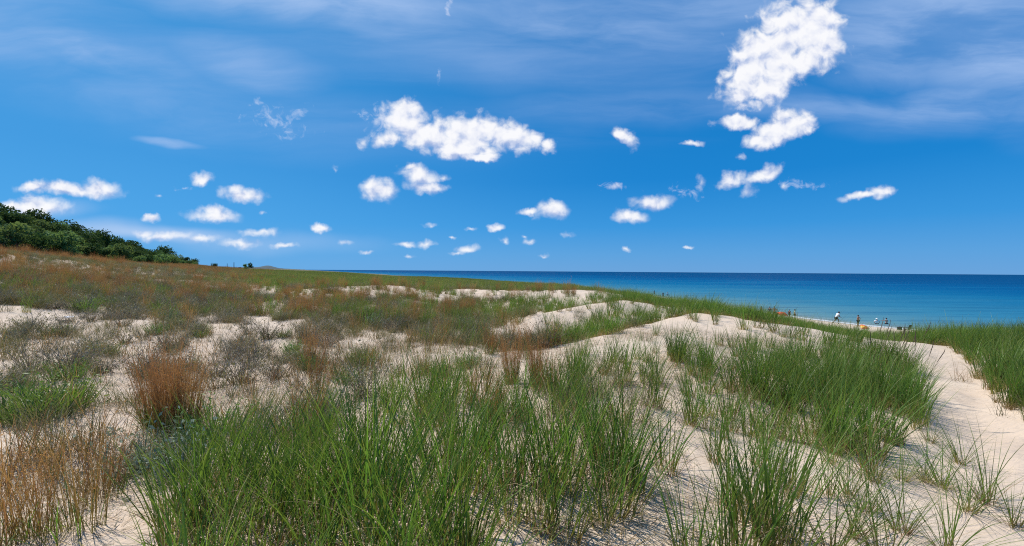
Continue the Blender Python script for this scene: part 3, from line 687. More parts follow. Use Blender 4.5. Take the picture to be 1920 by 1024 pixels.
# ------------------------------------------------------------------ where each plant grows
# (polygon of ground in the view, nearest depth, farthest depth, {kind: plants per square metre}, clumping 0..1)
BIG = 9999
def box(x0, y0, x1, y1): return [(x0, y0), (x1, y0), (x1, y1), (x0, y1)]
REG = [
 (box(-3000, -500, 1000, 5000), 9, 45, dict(O=6.5, R=.35, T=4, G=.7), .5),
 (box(-3000, 380, 540, 545), 14, 80, dict(O=8.5, R=1.2, G=.7, L=.25, M=.4), .3),
 (box(-3000, 380, 560, 500), 14, 80, dict(O=6, R=2.4, G=.4, L=.2), .25),
 (box(-3000, 540, 600, 600), 9, 40, dict(O=8.5, R=.4, G=1.3, L=.35, T=4, M=.8), .5),
 ([(-3000, 596), (330, 592), (560, 600), (560, 655), (420, 740), (200, 760), (-3000, 800)], 4, 16, dict(G=1.6, O=2.5, T=8, R=.10, L=.35), .60),
 ([(560, 596), (640, 600), (900, 650), (940, 700), (900, 790), (560, 850), (400, 830), (400, 740), (560, 655)], 3.5, 14, dict(T=12, O=2.0, G=.6, L=.35, R=.12), .48),
 ([(-3000, 790), (200, 760), (400, 740), (400, 830), (300, 900), (-100, 1200), (-3000, 1500)], 2, 7, dict(T=9, R=.15, O=1.0), .45),
 ([(560, 560), (900, 560), (1060, 620), (1040, 655), (900, 655), (640, 605), (560, 600)], 11, 30, dict(O=10, M=2.4, R=.30, G=.8, T=6), .3),
 (box(540, 545, 760, 590), 13, 34, dict(O=8, R=.9, G=.9, M=1.0, T=3), .4),
 ([(760, 560), (900, 556), (900, 590), (760, 600)], 13, 34, dict(O=6, R=1.0, M=1.8, T=1), .45),
 ([(500, 525), (1140, 525), (1140, 562), (500, 562)], 24, 36, dict(M=1.3, O=.8, R=.5), .55),
 (box(480, 0, 1180, 2000), 38, 60, dict(Mf=2.2), .35),
 (box(480, 0, 1180, 2000), 60, 260, dict(Mf=1.5), .3),
 (box(-3000, 0, 480, 2000), 60, 260, dict(Rf=.35, Of=1.1), .3),
 ([(920, 612), (1000, 590), (1170, 562), (1180, 600), (1060, 622), (960, 650), (900, 640)], 12, 19.5, dict(M=1.6, O=.3), .6),
 (box(880, 500, 1250, 700), 18.5, 27, dict(M=5, O=1), .3),
 ([(900, 656), (1000, 640), (1060, 618), (1180, 590), (1240, 598), (1150, 640), (1060, 660), (980, 690)], 11.6, 17.5, dict(M=7, O=3), .3),
 ([(1040, 655), (1240, 603), (1300, 584), (1560, 622), (1620, 635), (1560, 680), (1200, 690), (1000, 690)], 8, 15.5, dict(M=1.5, T=.4), .6),
 (box(1170, 500, 1550, 900), 14.2, 30, dict(M=6), .35),
 (box(1200, 500, 1410, 900), 14.6, 20, dict(M=8), .2),
 (box(1170, 500, 1530, 900), 30, 60, dict(M=4), .3),
 (box(1540, 500, 1745, 900), 13.6, 18, dict(M=2.6), .5),
 (box(1400, 500, 1605, 900), 13.6, 19, dict(M=7.5), .3),
 (box(1500, 500, 1745, 900), 18, 32, dict(M=.9), .5),
 (box(1400, 500, 1745, 900), 32, 45, dict(M=3.0), .35),
 ([(1060, 690), (1240, 668), (1400, 655), (1540, 670), (1560, 745), (1480, 770), (1230, 735), (1060, 760)], 5.5, 10.5, dict(M=9, O=.6), .42),
 ([(1548, 690), (1640, 668), (1715, 700), (1738, 790), (1690, 835), (1560, 835), (1540, 760)], 5, 10.5, dict(M=13), .2),
 ([(1545, 640), (1610, 636), (1600, 690), (1545, 690)], 8.5, 13, dict(M=7), .25),
 ([(1200, 745), (1560, 770), (1560, 840), (1420, 880), (1300, 860), (1200, 840)], 3.8, 6.6, dict(M=4.0, T=1.5), .4),
 ([(1400, 800), (1690, 835), (1640, 930), (1540, 960), (1430, 950)], 3.3, 5.6, dict(M=11, T=2), .2),
 ([(760, 720), (1200, 690), (1210, 800), (1190, 850), (800, 860), (560, 850), (700, 780)], 3.9, 7.0, dict(M=3.6, O=1.6, T=6, R=.15), .4),
 ([(1700, 500), (1722, 634), (1785, 648), (1832, 703), (1855, 745), (1925, 797), (3500, 1500), (3500, 400)], 4.5, 26, dict(M=13), .12),
 (box(1716, 500, 1800, 900), 12.7, 24, dict(M=14), .15),
 (box(1740, 500, 3000, 900), 26, 40, dict(M=4), .3),
 ([(1790, 700), (1860, 745), (1925, 800), (1925, 860), (1850, 780), (1790, 740)], 4.5, 9, dict(T=3, M=.7), .5),
]
SPK = ['M', 'O', 'R', 'G', 'L', 'S', 'T', 'Mf', 'Of', 'Rf']
rs = np.random.RandomState(7)
SC_PTS = {k: [] for k in ['M', 'Mm', 'Mf', 'O', 'Of', 'R', 'Rf', 'G', 'L', 'S', 'T', 'D']}
EXPL_BLOCK = []          # discs kept free: (x, y, r)
def scatter():
    # rings of ground; candidates come at the highest density wanted
    for (r0, r1, dens) in [(1.0, 5, 60), (5, 12, 50), (12, 22, 44), (22, 40, 30), (40, 80, 5), (80, 260, 2.6)]:
        half = math.radians(59)
        area = half*(r1*r1-r0*r0); n = int(area*dens)
        r = np.sqrt(r0*r0+(r1*r1-r0*r0)*rs.rand(n)); th = (rs.rand(n)*2-1)*half
        x = np.sin(th)*r; y = np.cos(th)*r; z = ground(x, y); px, py, D = proj(x, y, z)
        jx = (fbm(x*.25, y*.25, 61, 3)-.5)*260*np.clip((D-9)/25, 0, 1); jy = (fbm(x*.4, y*.4, 62, 3)-.5)*40*np.clip((D-8)/12, 0, 1)*(px < 900)
        pj = px+jx+(rs.randn(n)*22)*np.clip((D-10)/15, 0, 1); qj = py+jy; Dj = D*(1+.04*rs.randn(n)*(D > 20))
        reg = np.full(n, -1)
        for i, (poly, d0, d1, sp, cl) in enumerate(REG):
            m = (Dj > d0) & (Dj < d1)
            if px.size: m[m] = in_poly(np.where(px > 1150, px, pj)[m], qj[m], poly)
            reg[m] = i
        S = shore_dist(x, y)
        u = rs.rand(n)*dens
        cn = .5*fbm(x*.9+50, y*.9, 21, 3)+.5*((fbm(x*2.3+50, y*2.3, 25, 2)-.5)*1.35+.5); cn2 = fbm(x*.35+5, y*.35, 22, 3)
        kn = {k: fbm(x*.7+i*31, y*.7+7*i, 30+i, 3) for i, k in enumerate(SPK)}
        scl = np.clip(rs.rand(n)*.75+(fbm(x*.8, y*.8, 63, 2)-.35)*.9, 0, 1.15)
        for i, (poly, d0, d1, sp, cl) in enumerate(REG):
            m = reg == i
            if not m.any(): continue
            acc = np.zeros(n)
            env = np.clip(((cn*.6+cn2*.4)-.5*cl-.2*cl)/(.12+.35*(1-cl)), 0, 1) if cl > 0 else np.ones(n)
            env = env*(1+cl)
            for k, dn in sp.items():
                w = dn*env*np.clip((kn[k]-.5)*5*(.35+cl)+1, .15, 2.2)
                sel = m & (u >= acc) & (u < acc+w) & (S > 10)
                acc = acc+w
                if not sel.any(): continue
                key = k
                idx = np.where(sel)[0]
                if k == 'M':
                    low = (px[idx] > 1535) & (px[idx] < 1690) & (D[idx] > 13) & (D[idx] < 25); scl[idx] = np.where(low, scl[idx]*.45, scl[idx])
                    mid = (px[idx] > 1400) & (px[idx] < 1536) & (D[idx] > 13) & (D[idx] < 25); scl[idx] = np.where(mid, scl[idx]*.5, scl[idx])
                    near = D[idx] < 9.5
                    for kk, q in (('M', idx[near]), ('Mm', idx[~near])):
                        SC_PTS[kk].append(np.stack([x[q], y[q], z[q], .58+.55*scl[q]], 1))
                else:
                    SC_PTS[key].append(np.stack([x[idx], y[idx], z[idx], .7+.6*scl[idx]], 1))
scatter()
def scatter_debris():
    n = 5200; r = np.sqrt(1+(13*13-1)*rs.rand(n)); th = (rs.rand(n)*2-1)*math.radians(57); x = np.sin(th)*r; y = np.cos(th)*r
    k = (fbm(x*.9+50, y*.9, 21, 3) > .40) & (fbm(x*.5, y*.5, 91, 2) > .30) & (x < y*.80); z = ground(x, y)
    SC_PTS['D'].append(np.stack([x, y, z, .7+.7*rs.rand(n)], 1)[k])
scatter_debris()
SC_PTS = {k: (np.vstack(v) if v else np.zeros((0, 4))) for k, v in SC_PTS.items()}
print('scatter', {k: len(v) for k, v in SC_PTS.items()})

def gn_scatter(name, key, pts, label, kindname='stuff'):
    n = len(pts)
    if n == 0: return
    me = bpy.data.meshes.new(name); me.vertices.add(n); me.vertices.foreach_set('co', pts[:, :3].astype(np.float32).ravel())
    q = np.random.RandomState(len(name)*7+n)
    a = me.attributes.new('rot', 'FLOAT_VECTOR', 'POINT')
    rot = np.stack([q.randn(n)*.07, q.randn(n)*.07, q.rand(n)*2*math.pi], 1).astype(np.float32)
    if key[0] == 'M': rot[:, 2] = (q.rand(n)-.5)*1.6          # keeps the wind lean roughly common
    a.data.foreach_set('vector', rot.ravel())
    a = me.attributes.new('scl', 'FLOAT', 'POINT'); a.data.foreach_set('value', pts[:, 3].astype(np.float32))
    a = me.attributes.new('idx', 'INT', 'POINT'); a.data.foreach_set('value', q.randint(0, len(PROTO[key]), n).astype(np.int32))
    o = link(bpy.data.objects.new(name, me)); tag(o, label, 'grass' if key not in 'GS' else 'shrubs', None, 'stuff')
    ng = bpy.data.node_groups.new('scatter_'+name, 'GeometryNodeTree')
    ng.interface.new_socket('Geometry', in_out='INPUT', socket_type='NodeSocketGeometry')
    ng.interface.new_socket('Geometry', in_out='OUTPUT', socket_type='NodeSocketGeometry')
    N = ng.nodes; L = ng.links
    gi = N.new('NodeGroupInput'); go = N.new('NodeGroupOutput')
    ci = N.new('GeometryNodeCollectionInfo'); ci.inputs[0].default_value = COLL[key]
    ci.inputs['Separate Children'].default_value = True; ci.inputs['Reset Children'].default_value = True
    ip = N.new('GeometryNodeInstanceOnPoints'); ip.inputs['Pick Instance'].default_value = True
    def attr(nm, ty):
        a = N.new('GeometryNodeInputNamedAttribute'); a.data_type = ty; a.inputs[0].default_value = nm
        return a.outputs[0]
    L.new(gi.outputs[0], ip.inputs['Points']); L.new(ci.outputs[0], ip.inputs['Instance'])
    L.new(attr('idx', 'INT'), ip.inputs['Instance Index'])
    er = N.new('FunctionNodeEulerToRotation'); L.new(attr('rot', 'FLOAT_VECTOR'), er.inputs[0]); L.new(er.outputs[0], ip.inputs['Rotation'])
    L.new(attr('scl', 'FLOAT'), ip.inputs['Scale']); L.new(ip.outputs[0], go.inputs[0])
    md = o.modifiers.new('scatter', 'NODES'); md.node_group = ng
    return o
COLL = {k: mkobj_coll(k) for k in PROTO}

# ---- individual plants: the foreground tufts and every plant that stands out
NAMEK = {'M': ('marram_tuft', 'grass tuft'), 'R': ('rust_grass_clump', 'grass clump'), 'G': ('grey_shrub', 'shrub'), 'S': ('sage_bush', 'bush'),
         'L': ('green_forb', 'plant'), 'O': ('olive_grass_tuft', 'grass tuft')}
def put_plant(k, x, y, s=1.0, var=None, rz=None, label='', group=None, mesh=None, rnd=random.Random(5)):
    me = mesh or PROTO[k][var if var is not None else rnd.randrange(len(PROTO[k]))]
    nm, cat = NAMEK[k]
    o = bpy.data.objects.new(nm, me); C.objects.link(o)
    o.location = (x, y, float(ground(x, y)[0])-.01)
    o.rotation_euler = (rnd.uniform(-.05, .05), rnd.uniform(-.05, .05), rz if rz is not None else (rnd.uniform(-.8, .8) if k == 'M' else rnd.uniform(0, 6.28)))
    o.scale = (s, s, s); tag(o, label, cat, group)
    return o
# foreground marram: patches of the ground in the view, each filled tuft by tuft
FG = [
 # polygon (ground in the view), depth range, tufts, scale range, label, group
 ([(640, 850), (1190, 850), (1225, 950), (1130, 985), (980, 1010), (900, 1100), (640, 1100)], 2.0, 4.4, 42, (.85, 1.3), 'tall dark green marram tuft in the dense stand at the front centre', 'marram tufts of the front centre stand'),
 ([(330, 900), (640, 850), (640, 1100), (600, 1500), (150, 1500), (280, 1010)], 1.55, 4.3, 43, (.75, 1.15), 'bright green marram tuft in the thick stand at the front left of centre', 'marram tufts of the front left stand'),
 ([(640, 1100), (900, 1100), (950, 1500), (600, 1500)], 1.5, 2.3, 10, (.7, .95), 'green marram tuft rooted below the bottom edge of the photo', 'marram tufts along the bottom edge'),
]
def fill_patches():
    R = random.Random(11); q = np.random.RandomState(12)
    for (poly, d0, d1, n, (s0, s1), label, group) in FG:
        k = 0; tries = 0; placed = []
        while k < n and tries < 20000:
            tries += 1
            D = math.sqrt(R.uniform(d0*d0, d1*d1)); t = R.uniform(-1.0, 1.0)
            x = D*t; y = D; z = float(ground(x, y)[0]); a, b, _ = proj(np.array([x]), np.array([y]), np.array([z]))
            if not in_poly(a, b, poly)[0]: continue
            if any((x-u)**2+(y-v)**2 < .15**2 for u, v in placed): continue
            if fbm(np.array([x*1.3]), np.array([y*1.3]), 44, 2)[0] < .36 and R.random() < .8: continue
            placed.append((x, y)); k += 1
            put_plant('M', x, y, R.uniform(s0, s1), label=label, group=group, rnd=R)
fill_patches()
HERO = [mk_rust(250+i, 210, .82, w=.0050, r=.12, fn=1100, fs=.006, lv=.09) for i in range(3)]
SPIKY = [mk_marram(200+i, 34, .72, 7, .0065, .05, .22, .36, .35, name='marram') for i in range(4)]
def at_px(px, py): 
    x, y, z = hit(px, py); return x, y
IND = [
 # kind, root px, root py, scale, label
 ('M', 1248, 885, 1.0, 'slim marram tuft on bare sand just right of the dense front stand'),
 ('M', 1300, 800, .9, 'marram tuft with straw base standing before the pale sand hollow'),
 ('M', 1345, 870, .9, 'marram tuft between the sand hollow and the big dark front clump'),
 ('M', 1400, 1040, 1.15, 'large dark marram clump at the bottom, right of centre'),
 ('M', 1445, 1010, 1.1, 'dark marram tuft leaning right, directly behind the big bottom clump'),
 ('M', 1370, 1085, 1.0, 'marram tuft cut by the bottom edge beside the big dark clump'),
 ('M', 1300, 1060, .85, 'thin marram tuft left of the big bottom clump, over shadowed sand'),
 ('M', 1490, 930, 1.0, 'marram tuft at the left end of the leaning middle patch'),
 ('M', 1420, 985, 1.1, 'dense marram tuft in the middle of the big dark clump at bottom right of centre'),
 ('M', 1465, 1060, 1.15, 'marram tuft at the right foot of the big dark clump by the bottom edge'),
 ('M', 1380, 950, 1.0, 'marram tuft at the back left of the big dark clump'),
 ('M', 1180, 905, 1.25, 'tallest marram tuft at the right end of the front stand'),
 ('M', 1120, 880, 1.2, 'tall marram tuft behind the right end of the front stand'),
 ('M', 1160, 960, 1.15, 'marram tuft at the lower right corner of the front stand'),
 ('M', 1030, 930, 1.15, 'tall marram tuft in the gap of the front stand, centre right'),
 ('M', 985, 900, 1.1, 'tall marram tuft at the left side of the gap in the front stand'),
 ('M', 1075, 900, 1.25, 'very tall marram tuft at the right side of the gap in the front stand'),
 ('M', 1010, 985, 1.0, 'marram tuft at the foot of the gap in the front stand'),
 ('Z', 1560, 1040, 1.0, 'spreading marram tuft near the bottom edge, second from the big dark clump'),
 ('Z', 1655, 1055, 1.0, 'spreading marram tuft cut by the bottom edge over striped shadows'),
 ('Z', 1780, 1040, .95, 'fanned marram tuft at the bottom edge below the corner tufts'),
 ('Z', 1770, 915, .8, 'spiky marram tuft in the row of three on the right sand, left one'),
 ('Z', 1640, 905, .85, 'spiky marram tuft with dry stems under the dense right patch'),
 ('Z', 1590, 930, .9, 'spiky marram tuft at the lower edge of the leaning patch'),
 ('Z', 1500, 1075, .9, 'spreading marram tuft with wide fanned blades at the bottom edge'),
 ('Z', 1625, 960, .8, 'fanned marram tuft on open sand at lower right'),
 ('Z', 1600, 1010, .8, 'wiry marram tuft casting stripes on sand near the bottom right'),
 ('Z', 1690, 1000, .9, 'spiky marram tuft near the bottom right, leftmost of the two big open ones'),
 ('Z', 1735, 905, .8, 'spiky marram tuft halfway up the open sand at right'),
 ('Z', 1690, 900, .7, 'short spiky marram tuft at the lower corner of the dense patch'),
 ('Z', 1800, 870, .75, 'small spiky marram tuft beside the sandy path'),
 ('Z', 1745, 830, .62, 'tiny marram tuft between dense patch and sandy path'),
 ('Z', 1850, 945, 1.0, 'big fanned marram tuft nearest the lower right corner'),
 ('Z', 1815, 960, .8, 'fanned marram tuft just left of the corner one'),
 ('Z', 1900, 990, .7, 'marram tuft at the extreme right bottom corner'),
 ('Z', 1560, 870, .8, 'marram tuft with crossed blades at the foot of the leaning patch'),
 ('M', 1130, 990, .95, 'marram tuft with straw sheaths at the right end of the front stand'),
 ('M', 1060, 1010, .9, 'marram tuft above the small bare sand gap at the bottom'),
 ('M', 1550, 720, 1.0, 'tall dark marram tuft standing above the crest left of the sandy path'),
 ('M', 1570, 700, 1.0, 'upright marram tuft with its tips against the beach strip'),
 ('M', 1230, 720, .95, 'tall marram tuft standing alone before the bright dune crest'),
 ('M', 1330, 700, .85, 'upright marram tuft in front of the rounded dune top'),
 ('M', 1080, 640, .8, 'tall thin marram tuft rooted on the lower dune crest'),
 ('R', 318, 815, 1.2, 'tall rust brown grass clump in the left middle, the most upright'),
 ('R', 290, 800, 1.05, 'rust brown grass clump touching the left side of the tallest one'),
 ('R', 352, 808, 1.0, 'rust brown grass clump touching the right side of the tallest one'),
 ('R', 60, 1010, .95, 'wide rust brown grass clump in the lower left corner'),
 ('R', 140, 1000, .9, 'rust brown grass clump just right of the corner one'),
 ('R', 10, 930, .6, 'rust brown grass clump at the left edge below the green clump'),
 ('R', 95, 900, .6, 'thin rust brown grass clump over bare sand at lower left'),
 ('R', 190, 940, .8, 'sparse rust brown grass clump near the silver bush'),
 ('R', -20, 1040, .95, 'rust brown grass clump cut by the left edge at the bottom'),
 ('R', 960, 720, .95, 'rust brown grass clump in the centre before the dune, left of a pair'),
 ('R', 1005, 722, .9, 'rust brown grass clump in the centre before the dune, right of a pair'),
 ('R', 880, 760, .7, 'thin pinkish grass clump behind the front marram stand'),
 ('R', 930, 765, .65, 'low rust grass clump behind the front stand under the central pair'),
 ('R', 575, 592, 1.1, 'rust red grass clump in the middle distance left of centre'),
 ('R', 838, 600, 1.0, 'rust brown grass clump in the middle distance below the pale far dune'),
 ('R', 280, 560, 1.2, 'rust red grass clump half way up the left slope'),
 ('R', 120, 510, 1.3, 'dark rust grass clump high on the left slope'),
 ('L', 105, 775, 1.35, 'bright green leafy clump at left above the rust grass, right of two'),
 ('L', 15, 780, 1.35, 'bright green leafy clump at the left edge, left of two'),
 ('L', 70, 770, 1.1, 'small green leafy clump between the two bright ones at left'),
 ('L', 130, 760, 1.1, 'bright green leafy clump on sand, right end of the green row at the left edge'),
 ('L', 40, 790, 1.1, 'bright green leafy clump at the front of the green row at the left edge'),
 ('L', 160, 585, 1.5, 'bright green leafy clump on the left slope above the grey shrubs'),
 ('L', 590, 775, .9, 'small bright green plant on bare sand, centre left'),
 ('L', 405, 825, 1.0, 'bright green plant right of the tall rust clump'),
 ('L', 680, 685, .9, 'low lime green plant in the pale sand left of centre'),
 ('L', 550, 658, .7, 'tiny leafy green plant beside the dead grey shrub'),
 ('L', 655, 720, .8, 'low lime plant in front of the sandy opening, left of centre'),
 ('S', 295, 880, 1.25, 'silvery sage bush under the tall rust grass'),
 ('S', 335, 900, 1.05, 'silvery green bush in front of the tall rust grass, right of the paler one'),
 ('S', 715, 615, 1.3, 'blue green sage bush in the middle distance'),
 ('G', 450, 720, 1.35, 'large dead grey brown shrub left of centre'),
 ('G', 400, 705, 1.2, 'dead grey shrub touching the left of the largest one'),
 ('G', 470, 690, 1.1, 'brown twiggy shrub behind the largest dead one'),
 ('G', 130, 690, 1.4, 'dark grey twiggy shrub on the sand at left'),
 ('G', 170, 660, 1.2, 'grey shrub just behind the dark twiggy one at left'),
 ('G', 60, 620, 1.5, 'grey shrub on the sand at the far left'),
 ('G', 25, 640, 1.2, 'dark low shrub at the left edge above the bare sand'),
 ('G', 235, 645, 1.2, 'blackish twiggy shrub in the middle of the grey scrub'),
 ('G', 1035, 638, 1.4, 'purple grey round shrub below the dune crest'),
 ('G', 270, 700, 1.1, 'bare grey shrub behind the tall rust clump'),
 ('O', 1210, 640, 1.0, 'olive grass tuft on the dune shoulder'),
]
def place_individuals():
    R = random.Random(77); zi = 0
    for (k, px, py, s, label) in IND:
        if py > 1080 or px < 0:
            d = pxdir(px, py); D = 1.8*F/(py-510); x, y = d.x*D, d.y*D
        else: x, y = at_px(px, py)
        grp = {'M': 'marram tufts standing out from the dune grass', 'Z': 'fanned marram tufts on the open sand', 'R': 'rust brown grass clumps', 'L': 'bright green leafy plants', 'S': 'silvery sage bushes', 'G': 'dead grey shrubs', 'O': None}[k]
        if k == 'Z': put_plant('M', x, y, s, mesh=SPIKY[zi % 4], rz=R.uniform(0, 6), label=label, group=grp, rnd=R); zi += 1
        elif k == 'R' and (280 < px < 360 or 950 < px < 1010): put_plant('R', x, y, s, mesh=HERO[int(px) % 3], label=label, group=grp, rnd=R)
        else: put_plant(k, x, y, s*(1.15 if k == 'L' and px < 200 else 1.35 if k == 'L' else 1), label=label, group=grp, rnd=R)
place_individuals()
# seed spikes on tall stalks (part of their own tuft)
def seeded_tuft(px, py, n, s, label):
    x, y = at_px(px, py); o = put_plant('M', x, y, s, label=label, group='marram tufts with seed spikes', rnd=random.Random(px))
    R = random.Random(px*3)
    for i in range(n):
        mb = MB(); a = R.uniform(-.1, .35); b = R.uniform(-.12, .12); h = R.uniform(.80, 1.0); bx, by = R.uniform(-.08, .08), R.uniform(-.08, .08)
        pts = [(bx+a*h*(q**1.6), by+b*h*(q**1.6), h*q) for q in (0, .3, .6, .8, 1.0, 1.1, 1.2)]
        mb.tube(pts[:5], [.0022, .0020, .0018, .0016, .0014], 4)
        st = mb.build('stalk', MAT['straw'], o)
        m2 = MB(); m2.tube(pts[4:]+[(bx+a*h*1.38, by+b*h*1.38, h*1.26)], [.0025, .005, .0045, .0018], 6).build('seed_head', MAT['seed'], st)
for q in [(1640, 745, 4, 1.0, 'marram tuft with brown seed spikes in the dense right patch, leftmost'), (1690, 740, 4, 1.0, 'marram tuft with curved brown seed spikes leaning over the sandy path'),
          (1665, 760, 3, .95, 'marram tuft with seed spikes between its two taller neighbours'), (1715, 780, 3, .95, 'marram tuft with seed spikes at the right edge of the dense patch'),
          ]:
    seeded_tuft(*q)

gn_scatter('marram_grass', 'M', SC_PTS['M'], 'green marram grass tufts covering the nearer dunes')
gn_scatter('dune_grass', 'Mm', SC_PTS['Mm'], 'green marram grass covering the dune crests and right mound')
gn_scatter('distant_dune_grass', 'Mf', SC_PTS['Mf'], 'green grass on the far dunes before the lake')
gn_scatter('olive_grass', 'O', SC_PTS['O'], 'dull olive and straw coloured grass over the left slope')
gn_scatter('distant_olive_grass', 'Of', SC_PTS['Of'], 'olive grass on the far left ground')
gn_scatter('rust_grass', 'R', SC_PTS['R'], 'rust brown dry grass over the left slope')
gn_scatter('distant_rust_grass', 'Rf', SC_PTS['Rf'], 'rust brown grass on the far left slope')
gn_scatter('grey_scrub', 'G', SC_PTS['G'], 'low grey brown twiggy scrub on the left sand')
gn_scatter('leafy_ground_plants', 'L', SC_PTS['L'], 'small bright green leafy plants among the grass')
gn_scatter('plant_debris', 'D', SC_PTS['D'], 'broken dry grass stems and leaf litter lying on the sand')
gn_scatter('dry_stems', 'T', SC_PTS['T'], 'thin dry stems scattered over the bare sand')

# ------------------------------------------------------------------ trees
def crown_mesh(seed, w, h, z0, n, fs, mat, lobes=7):
    rs = np.random.RandomState(seed); P = []
    for i in range(lobes):
        a = rs.rand()*6.28; rr = w*.30*rs.rand()**.5; cz = z0+h*(.25+.5*rs.rand())
        lr = w*(.22+.14*rs.rand()); k = n//lobes
        d = rs.randn(k, 3); d /= np.linalg.norm(d, axis=1)[:, None]
        q = lr*(.72+.33*rs.rand(k))[:, None]
        P.append(np.array([rr*math.cos(a), rr*math.sin(a), cz])+d*q*np.array([1, 1, .8]))
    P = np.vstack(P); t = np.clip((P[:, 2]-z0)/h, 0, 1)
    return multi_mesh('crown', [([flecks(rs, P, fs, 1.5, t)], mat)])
def trunk_mesh(seed, h, r):
    R = random.Random(seed); mb = MB()
    mb.tube([(0, 0, -.3), (.05, 0, h*.3), (.1*R.uniform(-1, 1), .1, h*.6), (.1, .1, h*.9)], [r, r*.8, r*.55, r*.15], 7)
    for i in range(5):
        a = R.uniform(0, 6.28); z = h*R.uniform(.3, .6); L = h*.35
        mb.tube([(0.03, 0.02, z), (math.cos(a)*L*.5, math.sin(a)*L*.5, z+L*.4), (math.cos(a)*L, math.sin(a)*L, z+L*.8)], [r*.4, r*.25, r*.06], 5)
    me = bpy.data.meshes.new('trunk'); mb.bm.to_mesh(me); mb.bm.free(); me.materials.append(MAT['bark']); return me
KINDS = {
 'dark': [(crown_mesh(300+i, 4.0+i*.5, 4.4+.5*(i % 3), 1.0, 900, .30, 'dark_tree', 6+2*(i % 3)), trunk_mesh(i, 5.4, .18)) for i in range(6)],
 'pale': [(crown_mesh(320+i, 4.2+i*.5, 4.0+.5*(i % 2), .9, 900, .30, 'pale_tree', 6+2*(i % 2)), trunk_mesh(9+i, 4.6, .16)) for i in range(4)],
}
def tree(name, kind, var, loc, s, rz, label, group, sz=1.0):
    r = empty(name, loc, rz); r.scale = (s, s, s*sz); tag(r, label, 'tree', group)
    cm, tm = KINDS[kind][var % len(KINDS[kind])]
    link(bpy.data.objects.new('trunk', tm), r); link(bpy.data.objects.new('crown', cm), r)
    return r
def forest():
    R = random.Random(3)
    n = 0
    # rows climbing the wooded ridge: (photo column, depth)
    for row in range(9):
        f = row/8.0
        px = -70
        while px < 372:
            Dt = np.interp(px, [-400, 0, 150, 300, 450], [80, 90, 112, 155, 300]); Dc = np.interp(px, [-400, 0, 150, 300, 450], [116, 133, 162, 245, 480])
            D = Dt+(Dc-Dt)*f+R.uniform(-3, 3)
            x, y, z = at(px+R.uniform(-4, 4), D)
            pale = (R.random() < (.75 if f < .35 else .22))
            kind = 'pale' if pale else 'dark'
            s = R.choice((.6, .75, .85, .95, 1.0, 1.1, 1.25))*R.uniform(.9, 1.1)*(.92 if f < .4 else 1.0)*np.interp(px, [250, 370], [1, .75])
            top = f > .88
            if top: lab = 'dark tree on the skyline of the wooded dune ridge'; g = 'skyline trees of the wooded ridge'
            elif pale: lab = 'pale green tree in the lower rows of the wooded dune'; g = 'pale trees at the foot of the wooded ridge'
            elif f < .35: lab = 'dark green tree among the pale ones at the foot of the wooded dune'; g = 'dark trees at the foot of the wooded ridge'
            else: lab = 'dark green tree on the middle slope of the wooded dune'; g = 'dark trees on the slope of the wooded ridge'
            tree('dune_tree', kind, R.randrange(6), (x, y, z-1.0), s, R.uniform(0, 6.28), lab, g)
            n += 1
            px += R.uniform(.7, 1.3)*3.5*F/D*np.interp(f, [0, 1], [1.15, .95])
    for (px, D, s, kind, lab) in [(70, 140, 1.45, 'dark', 'tall dark tree bulging above the skyline near the left edge'), (146, 160, 1.25, 'dark', 'feathery dark tree sticking up from the middle of the ridge skyline'),
                                  (309, 235, 1.6, 'dark', 'round dark tree standing up at the right end of the ridge'), (292, 232, 1.0, 'dark', 'small pointed tree just left of the round one at the ridge end'),
                                  (30, 96, 1.5, 'pale', 'large light green tree at the left edge under the dark ridge'), (118, 108, 1.4, 'pale', 'broad grey green tree at the foot of the wooded dune'),
                                  (228, 128, 1.2, 'pale', 'bright green tree at the lower middle of the wooded dune'), (222, 190, 1.2, 'dark', 'dark tree rising above the ridge line right of its middle')]:
        x, y, z = at(px, D); tree('dune_tree', kind, R.randrange(4), (x, y, z-.5), s, R.uniform(0, 6), lab, 'trees standing out on the wooded dune')
        n += 1
    print('trees', n)
    x, y, z = at(466, 112)
    r = empty('lone_tree', (x, y, z-.1)); tag(r, 'small lone tree on the grassy horizon right of the wooded dune', 'tree')
    link(bpy.data.objects.new('trunk', trunk_mesh(50, 1.9, .07)), r)
    parts = []
    for i, (ox, w) in enumerate([(-.75, 1.3), (.55, 1.7)]):
        me = crown_mesh(400+i, w, 2.0+.4*i, .15, 260, .17, 'dark_tree' if i else 'pale_tree', 6)
        c = link(bpy.data.objects.new('crown', me), r); c.location = (ox, 0, 0)
    x, y, z = at(402, 150)
    tree('small_tree', 'dark', 2, (x, y, z-.2), .38, 0, 'tiny tree on the horizon between the wooded dune and the lone tree', None)
forest()

